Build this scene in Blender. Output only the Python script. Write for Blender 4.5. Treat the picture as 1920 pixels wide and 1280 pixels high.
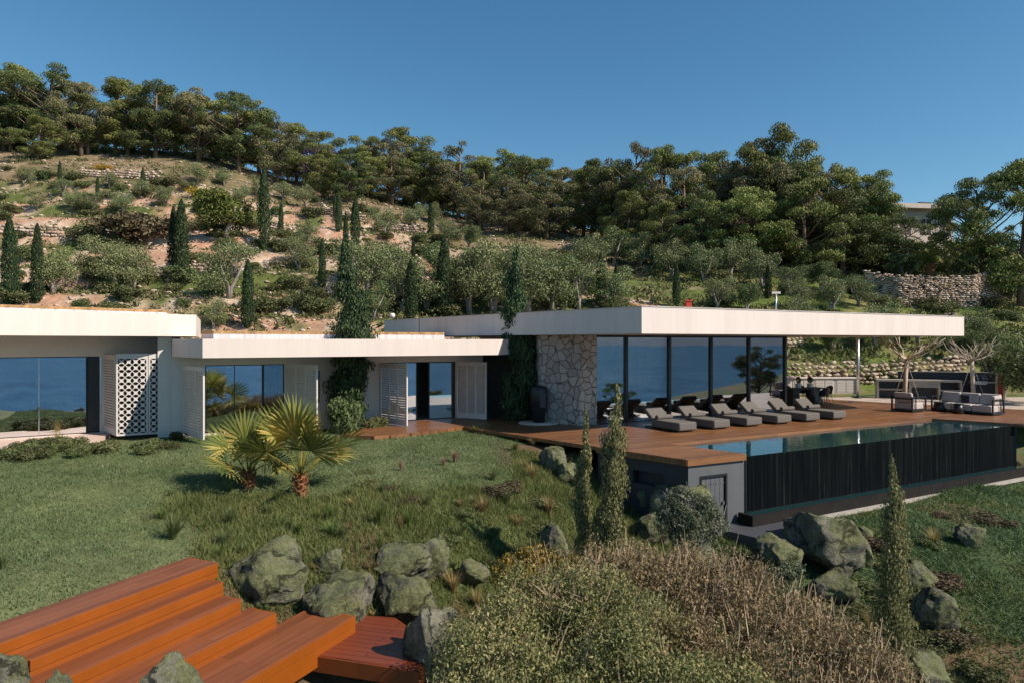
import bpy, bmesh, math, random
import numpy as np
from math import radians, sin, cos, pi, tan, atan2, sqrt
from mathutils import Vector, Matrix, noise as mnoise

for o in list(bpy.data.objects): bpy.data.objects.remove(o)
SC = bpy.context.scene
COL = SC.collection
CH = 3.05                      # camera height above the pool deck (deck top is z = 0)
FPX = 1280.0                   # focal length in pixels of the 1920 px wide photograph (24 mm lens)

# ------------------------------------------------------------------ camera
cam = bpy.data.cameras.new('camera'); cam.lens = 24; cam.sensor_width = 36
cam.clip_start = 0.1; cam.clip_end = 90000
co = bpy.data.objects.new('camera', cam); COL.objects.link(co)
co.location = (0, 0, CH); co.rotation_euler = (radians(90), 0, 0)
SC.camera = co
# ------------------------------------------------------------------ sky and sun
SUN_AZ = radians(115.0)        # clockwise from +Y
SUN_EL = radians(40.0)
w = bpy.data.worlds.new('World'); SC.world = w; w.use_nodes = True
nt = w.node_tree; bg = nt.nodes['Background']
sky = nt.nodes.new('ShaderNodeTexSky'); sky.sky_type = 'NISHITA'; sky.sun_disc = False
sky.sun_elevation = SUN_EL; sky.sun_rotation = SUN_AZ
sky.altitude = 100; sky.air_density = 1.0; sky.dust_density = 0.0; sky.ozone_density = 3.0
hs_ = nt.nodes.new('ShaderNodeHueSaturation'); hs_.inputs['Saturation'].default_value = 1.20; hs_.inputs['Hue'].default_value = 0.488
nt.links.new(sky.outputs[0], hs_.inputs['Color']); nt.links.new(hs_.outputs[0], bg.inputs[0]); bg.inputs[1].default_value = 0.076
sl = bpy.data.lights.new('sun', 'SUN'); sl.energy = 4.3; sl.angle = radians(0.53); sl.color = (1.0, 0.89, 0.76)
so = bpy.data.objects.new('sun', sl); COL.objects.link(so)
sd = Vector((sin(SUN_AZ)*cos(SUN_EL), cos(SUN_AZ)*cos(SUN_EL), sin(SUN_EL)))
so.rotation_euler = sd.to_track_quat('Z', 'Y').to_euler(); so.location = sd*60
SC.view_settings.view_transform = 'Standard'; SC.view_settings.look = 'None'
SC.view_settings.exposure = 0.64; SC.view_settings.gamma = 1.0
SC.cycles.max_bounces = 8; SC.cycles.transparent_max_bounces = 12
SC.cycles.glossy_bounces = 4; SC.cycles.diffuse_bounces = 3
SC.cycles.sample_clamp_indirect = 6

# ------------------------------------------------------------------ material helpers
M = {}
def newmat(name):
    m = bpy.data.materials.new(name); m.use_nodes = True; M[name] = m
    return m, m.node_tree, m.node_tree.nodes['Principled BSDF']
def c4(c): return (c[0], c[1], c[2], 1)
def ramp(nt, stops):
    r = nt.nodes.new('ShaderNodeValToRGB'); e = r.color_ramp.elements
    while len(e) < len(stops): e.new(0.5)
    for i, (p, c) in enumerate(stops): e[i].position = p; e[i].color = c4(c)
    return r
def coord(nt, scale=(1, 1, 1), rotz=0, out='Object'):
    t = nt.nodes.new('ShaderNodeTexCoord'); mp = nt.nodes.new('ShaderNodeMapping')
    mp.inputs['Scale'].default_value = scale; mp.inputs['Rotation'].default_value = (0, 0, rotz)
    nt.links.new(t.outputs[out], mp.inputs[0]); return mp
def noisen(nt, v, scale, detail=4, rough=0.6):
    n = nt.nodes.new('ShaderNodeTexNoise'); n.inputs['Scale'].default_value = scale
    n.inputs['Detail'].default_value = detail; n.inputs['Roughness'].default_value = rough
    nt.links.new(v, n.inputs['Vector']); return n
def bumpn(nt, h, strength, dist, bs):
    b = nt.nodes.new('ShaderNodeBump'); b.inputs['Strength'].default_value = strength
    b.inputs['Distance'].default_value = dist; nt.links.new(h, b.inputs['Height'])
    nt.links.new(b.outputs[0], bs.inputs['Normal']); return b
def plain(name, c, rough=0.6, var=0.12, scale=3.0, bump=0.0, metal=0.0, stretch=(1, 1, 1), bdist=0.01, spec=0.5):
    m, nt, bs = newmat(name); v = coord(nt, stretch)
    n = noisen(nt, v.outputs[0], scale)
    lo = [x*(1-var) for x in c]; hi = [min(1, x*(1+var)) for x in c]
    r = ramp(nt, [(0.3, lo), (0.7, hi)]); nt.links.new(n.outputs['Fac'], r.inputs[0])
    nt.links.new(r.outputs[0], bs.inputs['Base Color'])
    bs.inputs['Roughness'].default_value = rough; bs.inputs['Metallic'].default_value = metal
    bs.inputs['Specular IOR Level'].default_value = spec
    if bump: bumpn(nt, n.outputs['Fac'], bump, bdist, bs)
    return m
def multi(name, stops, rough=0.8, scale=3.0, detail=6, bump=0.4, bdist=0.03, stretch=(1, 1, 1)):
    m, nt, bs = newmat(name); v = coord(nt, stretch)
    n = noisen(nt, v.outputs[0], scale, detail, 0.65)
    r = ramp(nt, stops); nt.links.new(n.outputs['Fac'], r.inputs[0])
    nt.links.new(r.outputs[0], bs.inputs['Base Color']); bs.inputs['Roughness'].default_value = rough
    bs.inputs['Specular IOR Level'].default_value = 0.25
    if bump: bumpn(nt, n.outputs['Fac'], bump, bdist, bs)
    return m
def foliage(name, stops, trans=0.22, objvar=0.25, rough=0.6, patch=0.0, pscale=0.6):
    m, nt, bs = newmat(name); N = nt.nodes; L = nt.links
    g = N.new('ShaderNodeNewGeometry'); r = ramp(nt, stops)
    if patch:
        v = coord(nt); n = noisen(nt, v.outputs[0], pscale, 3)
        a = N.new('ShaderNodeMix'); a.data_type = 'FLOAT'; a.inputs[0].default_value = patch
        L.new(g.outputs['Random Per Island'], a.inputs[2])
        mr = N.new('ShaderNodeMapRange'); mr.inputs[1].default_value = 0.3; mr.inputs[2].default_value = 0.7
        L.new(n.outputs['Fac'], mr.inputs[0]); L.new(mr.outputs[0], a.inputs[3]); L.new(a.outputs[0], r.inputs[0])
    else:
        L.new(g.outputs['Random Per Island'], r.inputs[0])
    oi = N.new('ShaderNodeObjectInfo'); hs = N.new('ShaderNodeHueSaturation')
    mr2 = N.new('ShaderNodeMapRange'); mr2.inputs[3].default_value = 1-objvar; mr2.inputs[4].default_value = 1+objvar
    L.new(oi.outputs['Random'], mr2.inputs[0]); L.new(mr2.outputs[0], hs.inputs['Value']); L.new(r.outputs[0], hs.inputs['Color'])
    mr3 = N.new('ShaderNodeMapRange'); mr3.inputs[3].default_value = 0.485; mr3.inputs[4].default_value = 0.515
    ml = N.new('ShaderNodeMath'); ml.operation = 'MULTIPLY'; ml.inputs[1].default_value = 7.31
    fr = N.new('ShaderNodeMath'); fr.operation = 'FRACT'
    L.new(oi.outputs['Random'], ml.inputs[0]); L.new(ml.outputs[0], fr.inputs[0]); L.new(fr.outputs[0], mr3.inputs[0])
    L.new(mr3.outputs[0], hs.inputs['Hue'])
    L.new(hs.outputs[0], bs.inputs['Base Color']); bs.inputs['Roughness'].default_value = rough
    bs.inputs['Specular IOR Level'].default_value = 0.2
    if trans:
        t = N.new('ShaderNodeBsdfTranslucent'); L.new(hs.outputs[0], t.inputs[0])
        mx = N.new('ShaderNodeMixShader'); mx.inputs[0].default_value = trans
        L.new(bs.outputs[0], mx.inputs[1]); L.new(t.outputs[0], mx.inputs[2])
        L.new(mx.outputs[0], N['Material Output'].inputs[0])
    return m
HA = radians(29.2)             # bearing of the long fronts of the house

def wood(name, stops, bw=0.12, bl=3.4, rough=0.42, rotz=HA, gap=(0.03, 0.012, 0.006), gs=0.012):
    m, nt, bs = newmat(name); N = nt.nodes; L = nt.links
    v = coord(nt, rotz=-rotz)
    b = N.new('ShaderNodeTexBrick'); b.inputs['Scale'].default_value = 1
    b.inputs['Brick Width'].default_value = bl; b.inputs['Row Height'].default_value = bw
    b.inputs['Mortar Size'].default_value = gs*0.5; b.inputs['Mortar Smooth'].default_value = 0.3
    b.inputs['Color1'].default_value = (0, 0, 0, 1); b.inputs['Color2'].default_value = (1, 1, 1, 1)
    b.inputs['Bias'].default_value = 0.0
    L.new(v.outputs[0], b.inputs['Vector'])
    mp = N.new('ShaderNodeMapping'); mp.inputs['Scale'].default_value = (0.7, 14, 14); L.new(v.outputs[0], mp.inputs[0])
    n = noisen(nt, mp.outputs[0], 1.5, 5)
    n2 = noisen(nt, v.outputs[0], 0.5, 3)
    a = N.new('ShaderNodeMath'); a.operation = 'MULTIPLY_ADD'; L.new(b.outputs['Color'], a.inputs[0]); a.inputs[1].default_value = 0.45
    L.new(n.outputs['Fac'], a.inputs[2])
    a2 = N.new('ShaderNodeMath'); a2.operation = 'MULTIPLY_ADD'; L.new(n2.outputs['Fac'], a2.inputs[0]); a2.inputs[1].default_value = 0.5; L.new(a.outputs[0], a2.inputs[2])
    mr = N.new('ShaderNodeMapRange'); mr.inputs[1].default_value = 0.4; mr.inputs[2].default_value = 1.4; L.new(a2.outputs[0], mr.inputs[0])
    r = ramp(nt, stops); L.new(mr.outputs[0], r.inputs[0])
    mx = N.new('ShaderNodeMix'); mx.data_type = 'RGBA'; L.new(b.outputs['Fac'], mx.inputs[0]); L.new(r.outputs[0], mx.inputs[6]); mx.inputs[7].default_value = c4(gap)
    L.new(mx.outputs[2], bs.inputs['Base Color']); bs.inputs['Roughness'].default_value = rough
    inv = N.new('ShaderNodeMath'); inv.operation = 'MULTIPLY_ADD'; inv.inputs[1].default_value = -1; inv.inputs[2].default_value = 1
    L.new(b.outputs['Fac'], inv.inputs[0]); bumpn(nt, inv.outputs[0], 0.5, 0.01, bs)
    return m
def glass(name, fac, tint=(0.75, 0.82, 0.82), wav=0.0, wscale=0.5, refl=(0.95, 0.97, 1.0)):
    m, nt, bs = newmat(name); N = nt.nodes; L = nt.links; N.remove(bs)
    t = N.new('ShaderNodeBsdfTransparent'); t.inputs[0].default_value = c4(tint)
    g = N.new('ShaderNodeBsdfGlossy'); g.inputs['Roughness'].default_value = 0.0; g.inputs[0].default_value = c4(refl)
    f = N.new('ShaderNodeFresnel'); f.inputs[0].default_value = 1.5
    a = N.new('ShaderNodeMath'); a.operation = 'MULTIPLY_ADD'; a.inputs[1].default_value = 0.8; a.inputs[2].default_value = fac; a.use_clamp = True
    L.new(f.outputs[0], a.inputs[0])
    mx = N.new('ShaderNodeMixShader'); L.new(a.outputs[0], mx.inputs[0]); L.new(t.outputs[0], mx.inputs[1]); L.new(g.outputs[0], mx.inputs[2])
    L.new(mx.outputs[0], N['Material Output'].inputs[0])
    if wav:
        v = coord(nt); n = noisen(nt, v.outputs[0], wscale, 1)
        b = N.new('ShaderNodeBump'); b.inputs['Strength'].default_value = 1; b.inputs['Distance'].default_value = wav
        L.new(n.outputs['Fac'], b.inputs['Height']); L.new(b.outputs[0], g.inputs['Normal'])
    return m

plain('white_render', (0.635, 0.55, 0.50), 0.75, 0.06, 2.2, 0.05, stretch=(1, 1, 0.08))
plain('wall_render', (0.62, 0.57, 0.52), 0.85, 0.05, 1.2, 0.05)
plain('white_paint', (0.58, 0.535, 0.505), 0.45, 0.04, 3)
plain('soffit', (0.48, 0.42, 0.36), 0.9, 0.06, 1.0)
plain('dark_metal', (0.022, 0.024, 0.028), 0.4, 0.2, 4, metal=0.3)
plain('steel', (0.55, 0.56, 0.58), 0.3, 0.1, 4, metal=0.9)
plain('inside_floor', (0.52, 0.45, 0.40), 0.5, 0.06, 2)
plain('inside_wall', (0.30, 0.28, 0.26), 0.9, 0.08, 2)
plain('dark_inside', (0.06, 0.055, 0.055), 0.9, 0.2, 3)  # near-black tone carrying the shade of passage and screen box
plain('curtain', (0.16, 0.15, 0.145), 0.9, 0.35, 9, stretch=(1, 1, 0.05))
plain('paving', (0.55, 0.42, 0.36), 0.7, 0.06, 3, 0.1)
plain('fabric_grey', (0.115, 0.104, 0.093), 0.95, 0.12, 14, 0.3, bdist=0.004)
plain('fabric_pale', (0.44, 0.38, 0.35), 0.95, 0.07, 10, 0.2, bdist=0.004)
plain('fabric_dark', (0.03, 0.035, 0.05), 0.9, 0.2, 10)
plain('concrete', (0.33, 0.30, 0.26), 0.9, 0.14, 3, 0.2)
plain('concrete_dark', (0.085, 0.09, 0.10), 0.75, 0.15, 1.2, 0.15)
plain('charcoal_wall', (0.028, 0.032, 0.04), 0.6, 0.2, 2)
plain('red_paint', (0.5, 0.05, 0.02), 0.5, 0.15, 3)
plain('rust', (0.3, 0.05, 0.02), 0.8, 0.3, 5)
plain('pool_inside', (0.02, 0.05, 0.055), 0.6, 0.2, 2)
plain('pot_white', (0.75, 0.72, 0.7), 0.5, 0.05, 3)
plain('rope', (0.5, 0.42, 0.33), 0.9, 0.1, 5)
plain('bark', (0.16, 0.115, 0.08), 0.95, 0.4, 9, 0.8, stretch=(1, 1, 0.2), bdist=0.05)
plain('bark_pale', (0.42, 0.34, 0.26), 0.9, 0.25, 8, 0.5, stretch=(1, 1, 0.3))
plain('bark_grey', (0.26, 0.23, 0.20), 0.9, 0.3, 9, 0.5, stretch=(1, 1, 0.3))
plain('palm_bark', (0.22, 0.085, 0.03), 0.9, 0.6, 14, 1.0, bdist=0.04)
plain('lawn_side', (0.20, 0.15, 0.09), 0.95, 0.3, 5, 0.3)
plain('sedum', (0.33, 0.20, 0.09), 0.95, 0.45, 6, 0.8, bdist=0.06)
plain('tile_grey', (0.055, 0.058, 0.068), 0.5, 0.08, 1.5)
plain('upstand', (0.55, 0.50, 0.50), 0.8, 0.3, 9, stretch=(1, 1, 0.05))
plain('steel_dull', (0.42, 0.39, 0.37), 0.6, 0.15, 3)
plain('dark_trough', (0.012, 0.010, 0.009), 0.7, 0.3, 3, spec=0.2)
plain('far_wall', (0.5, 0.43, 0.38), 0.9, 0.1, 1)
plain('hose_black', (0.02, 0.02, 0.02), 0.6, 0.1, 1)
plain('dry_stem', (0.36, 0.265, 0.165), 0.95, 0.35, 6)
plain('limestone_step', (0.48, 0.40, 0.33), 0.9, 0.12, 4, 0.2)
wood('deck_wood', [(0.0, (0.075, 0.031, 0.014)), (0.45, (0.155, 0.068, 0.028)), (1.0, (0.30, 0.135, 0.052))], gap=(0.05, 0.018, 0.008))
SA = atan2(0.914, 0.407)
wood('step_wood', [(0.0, (0.105, 0.036, 0.014)), (0.5, (0.17, 0.052, 0.018)), (1.0, (0.26, 0.085, 0.030))], bw=0.15, bl=9, rough=0.42, rotz=SA, gap=(0.08, 0.018, 0.008), gs=0.006)
wood('platform_wood', [(0.0, (0.12, 0.026, 0.012)), (0.6, (0.155, 0.034, 0.014)), (1.0, (0.19, 0.042, 0.016))], bw=0.14, bl=9, rough=0.4, rotz=-0.25, gap=(0.04, 0.01, 0.006))
plain('step_edge', (0.235, 0.058, 0.003), 0.45, 0.10, 2, stretch=(1, 1, 1))
plain('step_edge_red', (0.16, 0.036, 0.006), 0.5, 0.15, 2)
glass('glass_mirror', 0.80, (0.5, 0.55, 0.6), wav=0.011, wscale=0.55)
glass('glass_pane', 0.42, (0.74, 0.82, 0.81), wav=0.003, wscale=0.4)
glass('glass_door', 0.42, (0.6, 0.66, 0.68), wav=0.001)
foliage('pine_leaf', [(0, (0.052, 0.072, 0.023)), (0.5, (0.158, 0.182, 0.051)), (1, (0.353, 0.344, 0.100))], 0.2, 0.28, patch=0.25, pscale=0.25)
foliage('pine_dark', [(0, (0.034, 0.054, 0.020)), (0.5, (0.105, 0.137, 0.044)), (1, (0.235, 0.260, 0.086))], 0.2, 0.28, patch=0.25, pscale=0.25)
foliage('pine_grey', [(0, (0.049, 0.059, 0.031)), (0.5, (0.151, 0.150, 0.070)), (1, (0.339, 0.284, 0.136))], 0.2, 0.28, patch=0.25, pscale=0.25)
foliage('olive_leaf', [(0, (0.072, 0.085, 0.034)), (0.5, (0.151, 0.180, 0.074)), (1, (0.286, 0.312, 0.149))], 0.15, 0.22)
foliage('cypress_leaf', [(0, (0.015, 0.031, 0.016)), (0.6, (0.038, 0.070, 0.028)), (1, (0.104, 0.137, 0.053))], 0.12, 0.2)
foliage('cypress_near_leaf', [(0, (0.073, 0.085, 0.037)), (0.5, (0.178, 0.177, 0.077)), (1, (0.388, 0.331, 0.154))], 0.2, 0.1)
foliage('scrub_leaf', [(0, (0.034, 0.053, 0.017)), (0.5, (0.098, 0.112, 0.042)), (1, (0.230, 0.210, 0.105))], 0.2, 0.3, patch=0.4)
foliage('fig_leaf', [(0, (0.042, 0.070, 0.017)), (0.5, (0.119, 0.140, 0.031)), (1, (0.238, 0.238, 0.056))], 0.25, 0.1)
foliage('brown_leaf', [(0, (0.04, 0.032, 0.018)), (0.5, (0.09, 0.068, 0.038)), (1, (0.16, 0.12, 0.07))], 0.1, 0.1)
foliage('yellow_leaf', [(0, (0.12, 0.11, 0.02)), (0.5, (0.42, 0.27, 0.03)), (1, (0.6, 0.38, 0.04))], 0.2, 0.1)
foliage('purple_leaf', [(0, (0.07, 0.04, 0.16)), (1, (0.16, 0.09, 0.34))], 0.2, 0.1)
foliage('grass_blade', [(0, (0.066, 0.098, 0.036)), (0.5, (0.132, 0.172, 0.073)), (1, (0.253, 0.263, 0.137))], 0.25, 0.0, patch=0.5, pscale=0.45)
foliage('meadow_blade', [(0, (0.053, 0.079, 0.023)), (0.5, (0.122, 0.156, 0.049)), (1, (0.268, 0.271, 0.106))], 0.25, 0.0, patch=0.45, pscale=0.7)
foliage('cover_blade', [(0, (0.039, 0.061, 0.024)), (0.38, (0.077, 0.132, 0.057)), (0.68, (0.138, 0.165, 0.050)), (1, (0.220, 0.171, 0.077))], 0.2, 0.0, patch=0.55, pscale=0.35)
foliage('hill_tuft', [(0, (0.046, 0.060, 0.020)), (0.5, (0.120, 0.130, 0.045)), (1, (0.258, 0.210, 0.120))], 0.2, 0.0, patch=0.6, pscale=0.12)
foliage('tuft_green', [(0, (0.05, 0.085, 0.02)), (0.5, (0.10, 0.15, 0.035)), (1, (0.20, 0.24, 0.07))], 0.3, 0.1)
foliage('tuft_dark', [(0, (0.045, 0.066, 0.023)), (1, (0.163, 0.198, 0.075))], 0.25, 0.1)
foliage('tuft_tan', [(0, (0.16, 0.12, 0.05)), (1, (0.42, 0.31, 0.14))], 0.25, 0.1)
foliage('tuft_pink', [(0, (0.20, 0.12, 0.08)), (1, (0.42, 0.26, 0.19))], 0.25, 0.1)
foliage('shrub_green', [(0, (0.068, 0.090, 0.032)), (0.5, (0.194, 0.209, 0.080)), (1, (0.447, 0.378, 0.169))], 0.2, 0.05, patch=0.25, pscale=1.2)
foliage('shrub_dry', [(0, (0.095, 0.077, 0.039)), (0.5, (0.215, 0.164, 0.087)), (1, (0.418, 0.307, 0.168))], 0.2, 0.05, patch=0.2, pscale=1.2)
foliage('shrub_yellow', [(0, (0.05, 0.06, 0.015)), (0.6, (0.20, 0.17, 0.04)), (1, (0.50, 0.33, 0.04))], 0.2, 0.05)
foliage('lavender_leaf', [(0, (0.056, 0.071, 0.038)), (0.5, (0.111, 0.133, 0.079)), (1, (0.197, 0.212, 0.135))], 0.1, 0.05)
foliage('laurel_leaf', [(0, (0.039, 0.065, 0.023)), (0.5, (0.098, 0.130, 0.046)), (1, (0.247, 0.273, 0.117))], 0.2, 0.1)
foliage('frond_leaf', [(0, (0.088, 0.125, 0.028)), (0.5, (0.213, 0.225, 0.051)), (1, (0.450, 0.362, 0.101))], 0.35, 0.15)
foliage('frond_yellow', [(0, (0.22, 0.19, 0.03)), (1, (0.48, 0.34, 0.06))], 0.35, 0.1)
multi('rubble', [(0.3, (0.22, 0.155, 0.115)), (0.5, (0.44, 0.335, 0.26)), (0.72, (0.62, 0.50, 0.41))], 0.9, 1.3, 3, 0.3)
# boulder rock: grey stone with moss and lichen
m, nt, bs = newmat('rock'); v = coord(nt); N = nt.nodes; L = nt.links
n1 = noisen(nt, v.outputs[0], 2.6, 11, 0.74); r1 = ramp(nt, [(0.32, (0.05, 0.048, 0.038)), (0.46, (0.15, 0.145, 0.115)), (0.56, (0.225, 0.218, 0.175)), (0.72, (0.36, 0.345, 0.28))]); L.new(n1.outputs['Fac'], r1.inputs[0])
n2 = noisen(nt, v.outputs[0], 1.1, 7, 0.7); r2 = ramp(nt, [(0.47, (0, 0, 0)), (0.575, (0.85, 0.85, 0.85))])
g = N.new('ShaderNodeNewGeometry'); sx_ = N.new('ShaderNodeSeparateXYZ'); L.new(g.outputs['Normal'], sx_.inputs[0])
ma = N.new('ShaderNodeMath'); ma.operation = 'MULTIPLY_ADD'; ma.inputs[1].default_value = 0.10; L.new(sx_.outputs[2], ma.inputs[0]); L.new(n2.outputs['Fac'], ma.inputs[2]); L.new(ma.outputs[0], r2.inputs[0])
n3 = noisen(nt, v.outputs[0], 9, 4); r3 = ramp(nt, [(0.3, (0.085, 0.095, 0.038)), (0.7, (0.19, 0.20, 0.09))]); L.new(n3.outputs['Fac'], r3.inputs[0])
mx = N.new('ShaderNodeMix'); mx.data_type = 'RGBA'; L.new(r2.outputs[0], mx.inputs[0]); L.new(r1.outputs[0], mx.inputs[6]); L.new(r3.outputs[0], mx.inputs[7])
L.new(mx.outputs[2], bs.inputs['Base Color']); bs.inputs['Roughness'].default_value = 0.92; bs.inputs['Specular IOR Level'].default_value = 0.2
vc = N.new('ShaderNodeTexVoronoi'); vc.feature = 'DISTANCE_TO_EDGE'; vc.inputs['Scale'].default_value = 1.7; wv = N.new('ShaderNodeMix'); wv.data_type = 'VECTOR'; wv.inputs[0].default_value = 0.45; L.new(v.outputs[0], wv.inputs[4]); L.new(n1.outputs['Color'], wv.inputs[5]); L.new(wv.outputs[1], vc.inputs['Vector'])
rc = ramp(nt, [(0.0, (0.25, 0.25, 0.25)), (0.035, (1, 1, 1))]); L.new(vc.outputs['Distance'], rc.inputs[0]); mc = N.new('ShaderNodeMix'); mc.data_type = 'RGBA'; mc.blend_type = 'MULTIPLY'; mc.inputs[0].default_value = 0.8; L.new(mx.outputs[2], mc.inputs[6]); L.new(rc.outputs[0], mc.inputs[7])
nf = noisen(nt, v.outputs[0], 22, 6, 0.75); rf_ = ramp(nt, [(0.3, (0.55, 0.55, 0.55)), (0.7, (1.35, 1.35, 1.3))]); L.new(nf.outputs['Fac'], rf_.inputs[0]); m6 = N.new('ShaderNodeMix'); m6.data_type = 'RGBA'; m6.blend_type = 'MULTIPLY'; m6.inputs[0].default_value = 1; L.new(mc.outputs[2], m6.inputs[6]); L.new(rf_.outputs[0], m6.inputs[7]); L.new(m6.outputs[2], bs.inputs['Base Color'])
hb = N.new('ShaderNodeMath'); hb.operation = 'MULTIPLY_ADD'; hb.inputs[1].default_value = 0.35; L.new(rc.outputs[0], hb.inputs[0]); L.new(n1.outputs['Fac'], hb.inputs[2]); h2_ = N.new('ShaderNodeMath'); h2_.operation = 'MULTIPLY_ADD'; h2_.inputs[1].default_value = 0.25; L.new(nf.outputs['Fac'], h2_.inputs[0]); L.new(hb.outputs[0], h2_.inputs[2])
bumpn(nt, h2_.outputs[0], 1.0, 0.13, bs)
# flagstone wall
m, nt, bs = newmat('flagstone'); v = coord(nt); N = nt.nodes; L = nt.links
nd = noisen(nt, v.outputs[0], 1.6, 2)
va = N.new('ShaderNodeMix'); va.data_type = 'VECTOR'; va.inputs[0].default_value = 0.12; L.new(v.outputs[0], va.inputs[4]); L.new(nd.outputs['Color'], va.inputs[5])
v1 = N.new('ShaderNodeTexVoronoi'); v1.feature = 'DISTANCE_TO_EDGE'; v1.inputs['Scale'].default_value = 3.7; L.new(va.outputs[1], v1.inputs['Vector'])
v2 = N.new('ShaderNodeTexVoronoi'); v2.inputs['Scale'].default_value = 3.7; L.new(va.outputs[1], v2.inputs['Vector'])
sp = N.new('ShaderNodeSeparateColor'); L.new(v2.outputs['Color'], sp.inputs[0])
ns = noisen(nt, v.outputs[0], 7, 6); md = N.new('ShaderNodeMath'); md.operation = 'MULTIPLY_ADD'; md.inputs[1].default_value = 0.6; L.new(ns.outputs['Fac'], md.inputs[0]); 
m5 = N.new('ShaderNodeMath'); m5.operation = 'MULTIPLY'; m5.inputs[1].default_value = 0.5; L.new(sp.outputs[0], m5.inputs[0]); L.new(m5.outputs[0], md.inputs[2])
rs = ramp(nt, [(0.15, (0.25, 0.215, 0.19)), (0.5, (0.36, 0.315, 0.28)), (0.9, (0.46, 0.415, 0.37))]); L.new(md.outputs[0], rs.inputs[0])
re = ramp(nt, [(0.0, (0, 0, 0)), (0.045, (1, 1, 1))]); L.new(v1.outputs['Distance'], re.inputs[0])
mx = N.new('ShaderNodeMix'); mx.data_type = 'RGBA'; L.new(re.outputs[0], mx.inputs[0]); mx.inputs[6].default_value = (0.12, 0.10, 0.085, 1); L.new(rs.outputs[0], mx.inputs[7])
L.new(mx.outputs[2], bs.inputs['Base Color']); bs.inputs['Roughness'].default_value = 0.9
ad = N.new('ShaderNodeMath'); ad.operation = 'MULTIPLY_ADD'; ad.inputs[1].default_value = 0.5; L.new(ns.outputs['Fac'], ad.inputs[0]); L.new(re.outputs[0], ad.inputs[2])
bumpn(nt, ad.outputs[0], 0.9, 0.05, bs)
# black tank wall with streaks
m, nt, bs = newmat('tank_wall'); v = coord(nt, (2.2, 2.2, 0.06)); N = nt.nodes; L = nt.links
n1 = noisen(nt, v.outputs[0], 4, 6, 0.75); r1 = ramp(nt, [(0.45, (0.002, 0.003, 0.004)), (0.60, (0.006, 0.0075, 0.0085)), (0.78, (0.045, 0.045, 0.045))]); L.new(n1.outputs['Fac'], r1.inputs[0])
L.new(r1.outputs[0], bs.inputs['Base Color']); bs.inputs['Roughness'].default_value = 0.6; bs.inputs['Specular IOR Level'].default_value = 0.03
# pool water
m, nt, bs = newmat('pool_water'); v = coord(nt, (1, 2.2, 1), rotz=-HA); n1 = noisen(nt, v.outputs[0], 1.6, 3)
bs.inputs['Base Color'].default_value = (0.008, 0.035, 0.042, 1); bs.inputs['Roughness'].default_value = 0.015; bs.inputs['IOR'].default_value = 1.45
bs.inputs['Specular IOR Level'].default_value = 0.75
bumpn(nt, n1.outputs['Fac'], 0.35, 0.012, bs)
# sea
m, nt, bs = newmat('sea_water'); v = coord(nt); n1 = noisen(nt, v.outputs[0], 0.22, 2.5, 0.6); n2 = noisen(nt, v.outputs[0], 0.012, 6, 0.7); rs2 = ramp(nt, [(0.35, (0.016, 0.062, 0.125)), (0.65, (0.040, 0.110, 0.185))]); nt.links.new(n2.outputs['Fac'], rs2.inputs[0])
N = nt.nodes; L = nt.links; N.remove(bs)
df = N.new('ShaderNodeBsdfDiffuse'); L.new(rs2.outputs[0], df.inputs[0]); gs_ = N.new('ShaderNodeBsdfGlossy'); gs_.inputs['Roughness'].default_value = 0.06
bp = N.new('ShaderNodeBump'); bp.inputs['Distance'].default_value = 9.0; L.new(n1.outputs['Fac'], bp.inputs['Height']); L.new(bp.outputs[0], gs_.inputs['Normal'])
mx = N.new('ShaderNodeMixShader'); mx.inputs[0].default_value = 0.2; L.new(df.outputs[0], mx.inputs[1]); L.new(gs_.outputs[0], mx.inputs[2]); L.new(mx.outputs[0], N['Material Output'].inputs[0])
multi('far_hill', [(0.3, (0.03, 0.06, 0.105)), (0.7, (0.05, 0.085, 0.13))], 1, 0.002, 5, 0)  # distance haze is put into the hill colour as blue
# ground: zone colours from the mesh attribute, broken up by noise
m, nt, bs = newmat('ground'); v = coord(nt); N = nt.nodes; L = nt.links
at = N.new('ShaderNodeAttribute'); at.attribute_name = 'zone'
n1 = noisen(nt, v.outputs[0], 1.3, 10, 0.72); n2 = noisen(nt, v.outputs[0], 16, 5, 0.7)
mr = N.new('ShaderNodeMapRange'); mr.inputs[1].default_value = 0.3; mr.inputs[2].default_value = 0.7; mr.inputs[3].default_value = 0.55; mr.inputs[4].default_value = 1.4; L.new(n1.outputs['Fac'], mr.inputs[0])
mr2 = N.new('ShaderNodeMapRange'); mr2.inputs[1].default_value = 0.3; mr2.inputs[2].default_value = 0.7; mr2.inputs[3].default_value = 0.75; mr2.inputs[4].default_value = 1.25; L.new(n2.outputs['Fac'], mr2.inputs[0])
mm = N.new('ShaderNodeMath'); mm.operation = 'MULTIPLY'; L.new(mr.outputs[0], mm.inputs[0]); L.new(mr2.outputs[0], mm.inputs[1])
vm = N.new('ShaderNodeVectorMath'); vm.operation = 'SCALE'; L.new(at.outputs['Color'], vm.inputs[0]); L.new(mm.outputs[0], vm.inputs['Scale'])
L.new(vm.outputs[0], bs.inputs['Base Color']); bs.inputs['Roughness'].default_value = 0.95; bs.inputs['Specular IOR Level'].default_value = 0.15
bumpn(nt, n1.outputs['Fac'], 0.8, 0.12, bs)
multi('gravel', [(0.3, (0.25, 0.19, 0.15)), (0.5, (0.42, 0.34, 0.28)), (0.7, (0.60, 0.52, 0.45))], 0.9, 14, 3, 0.6)

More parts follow.
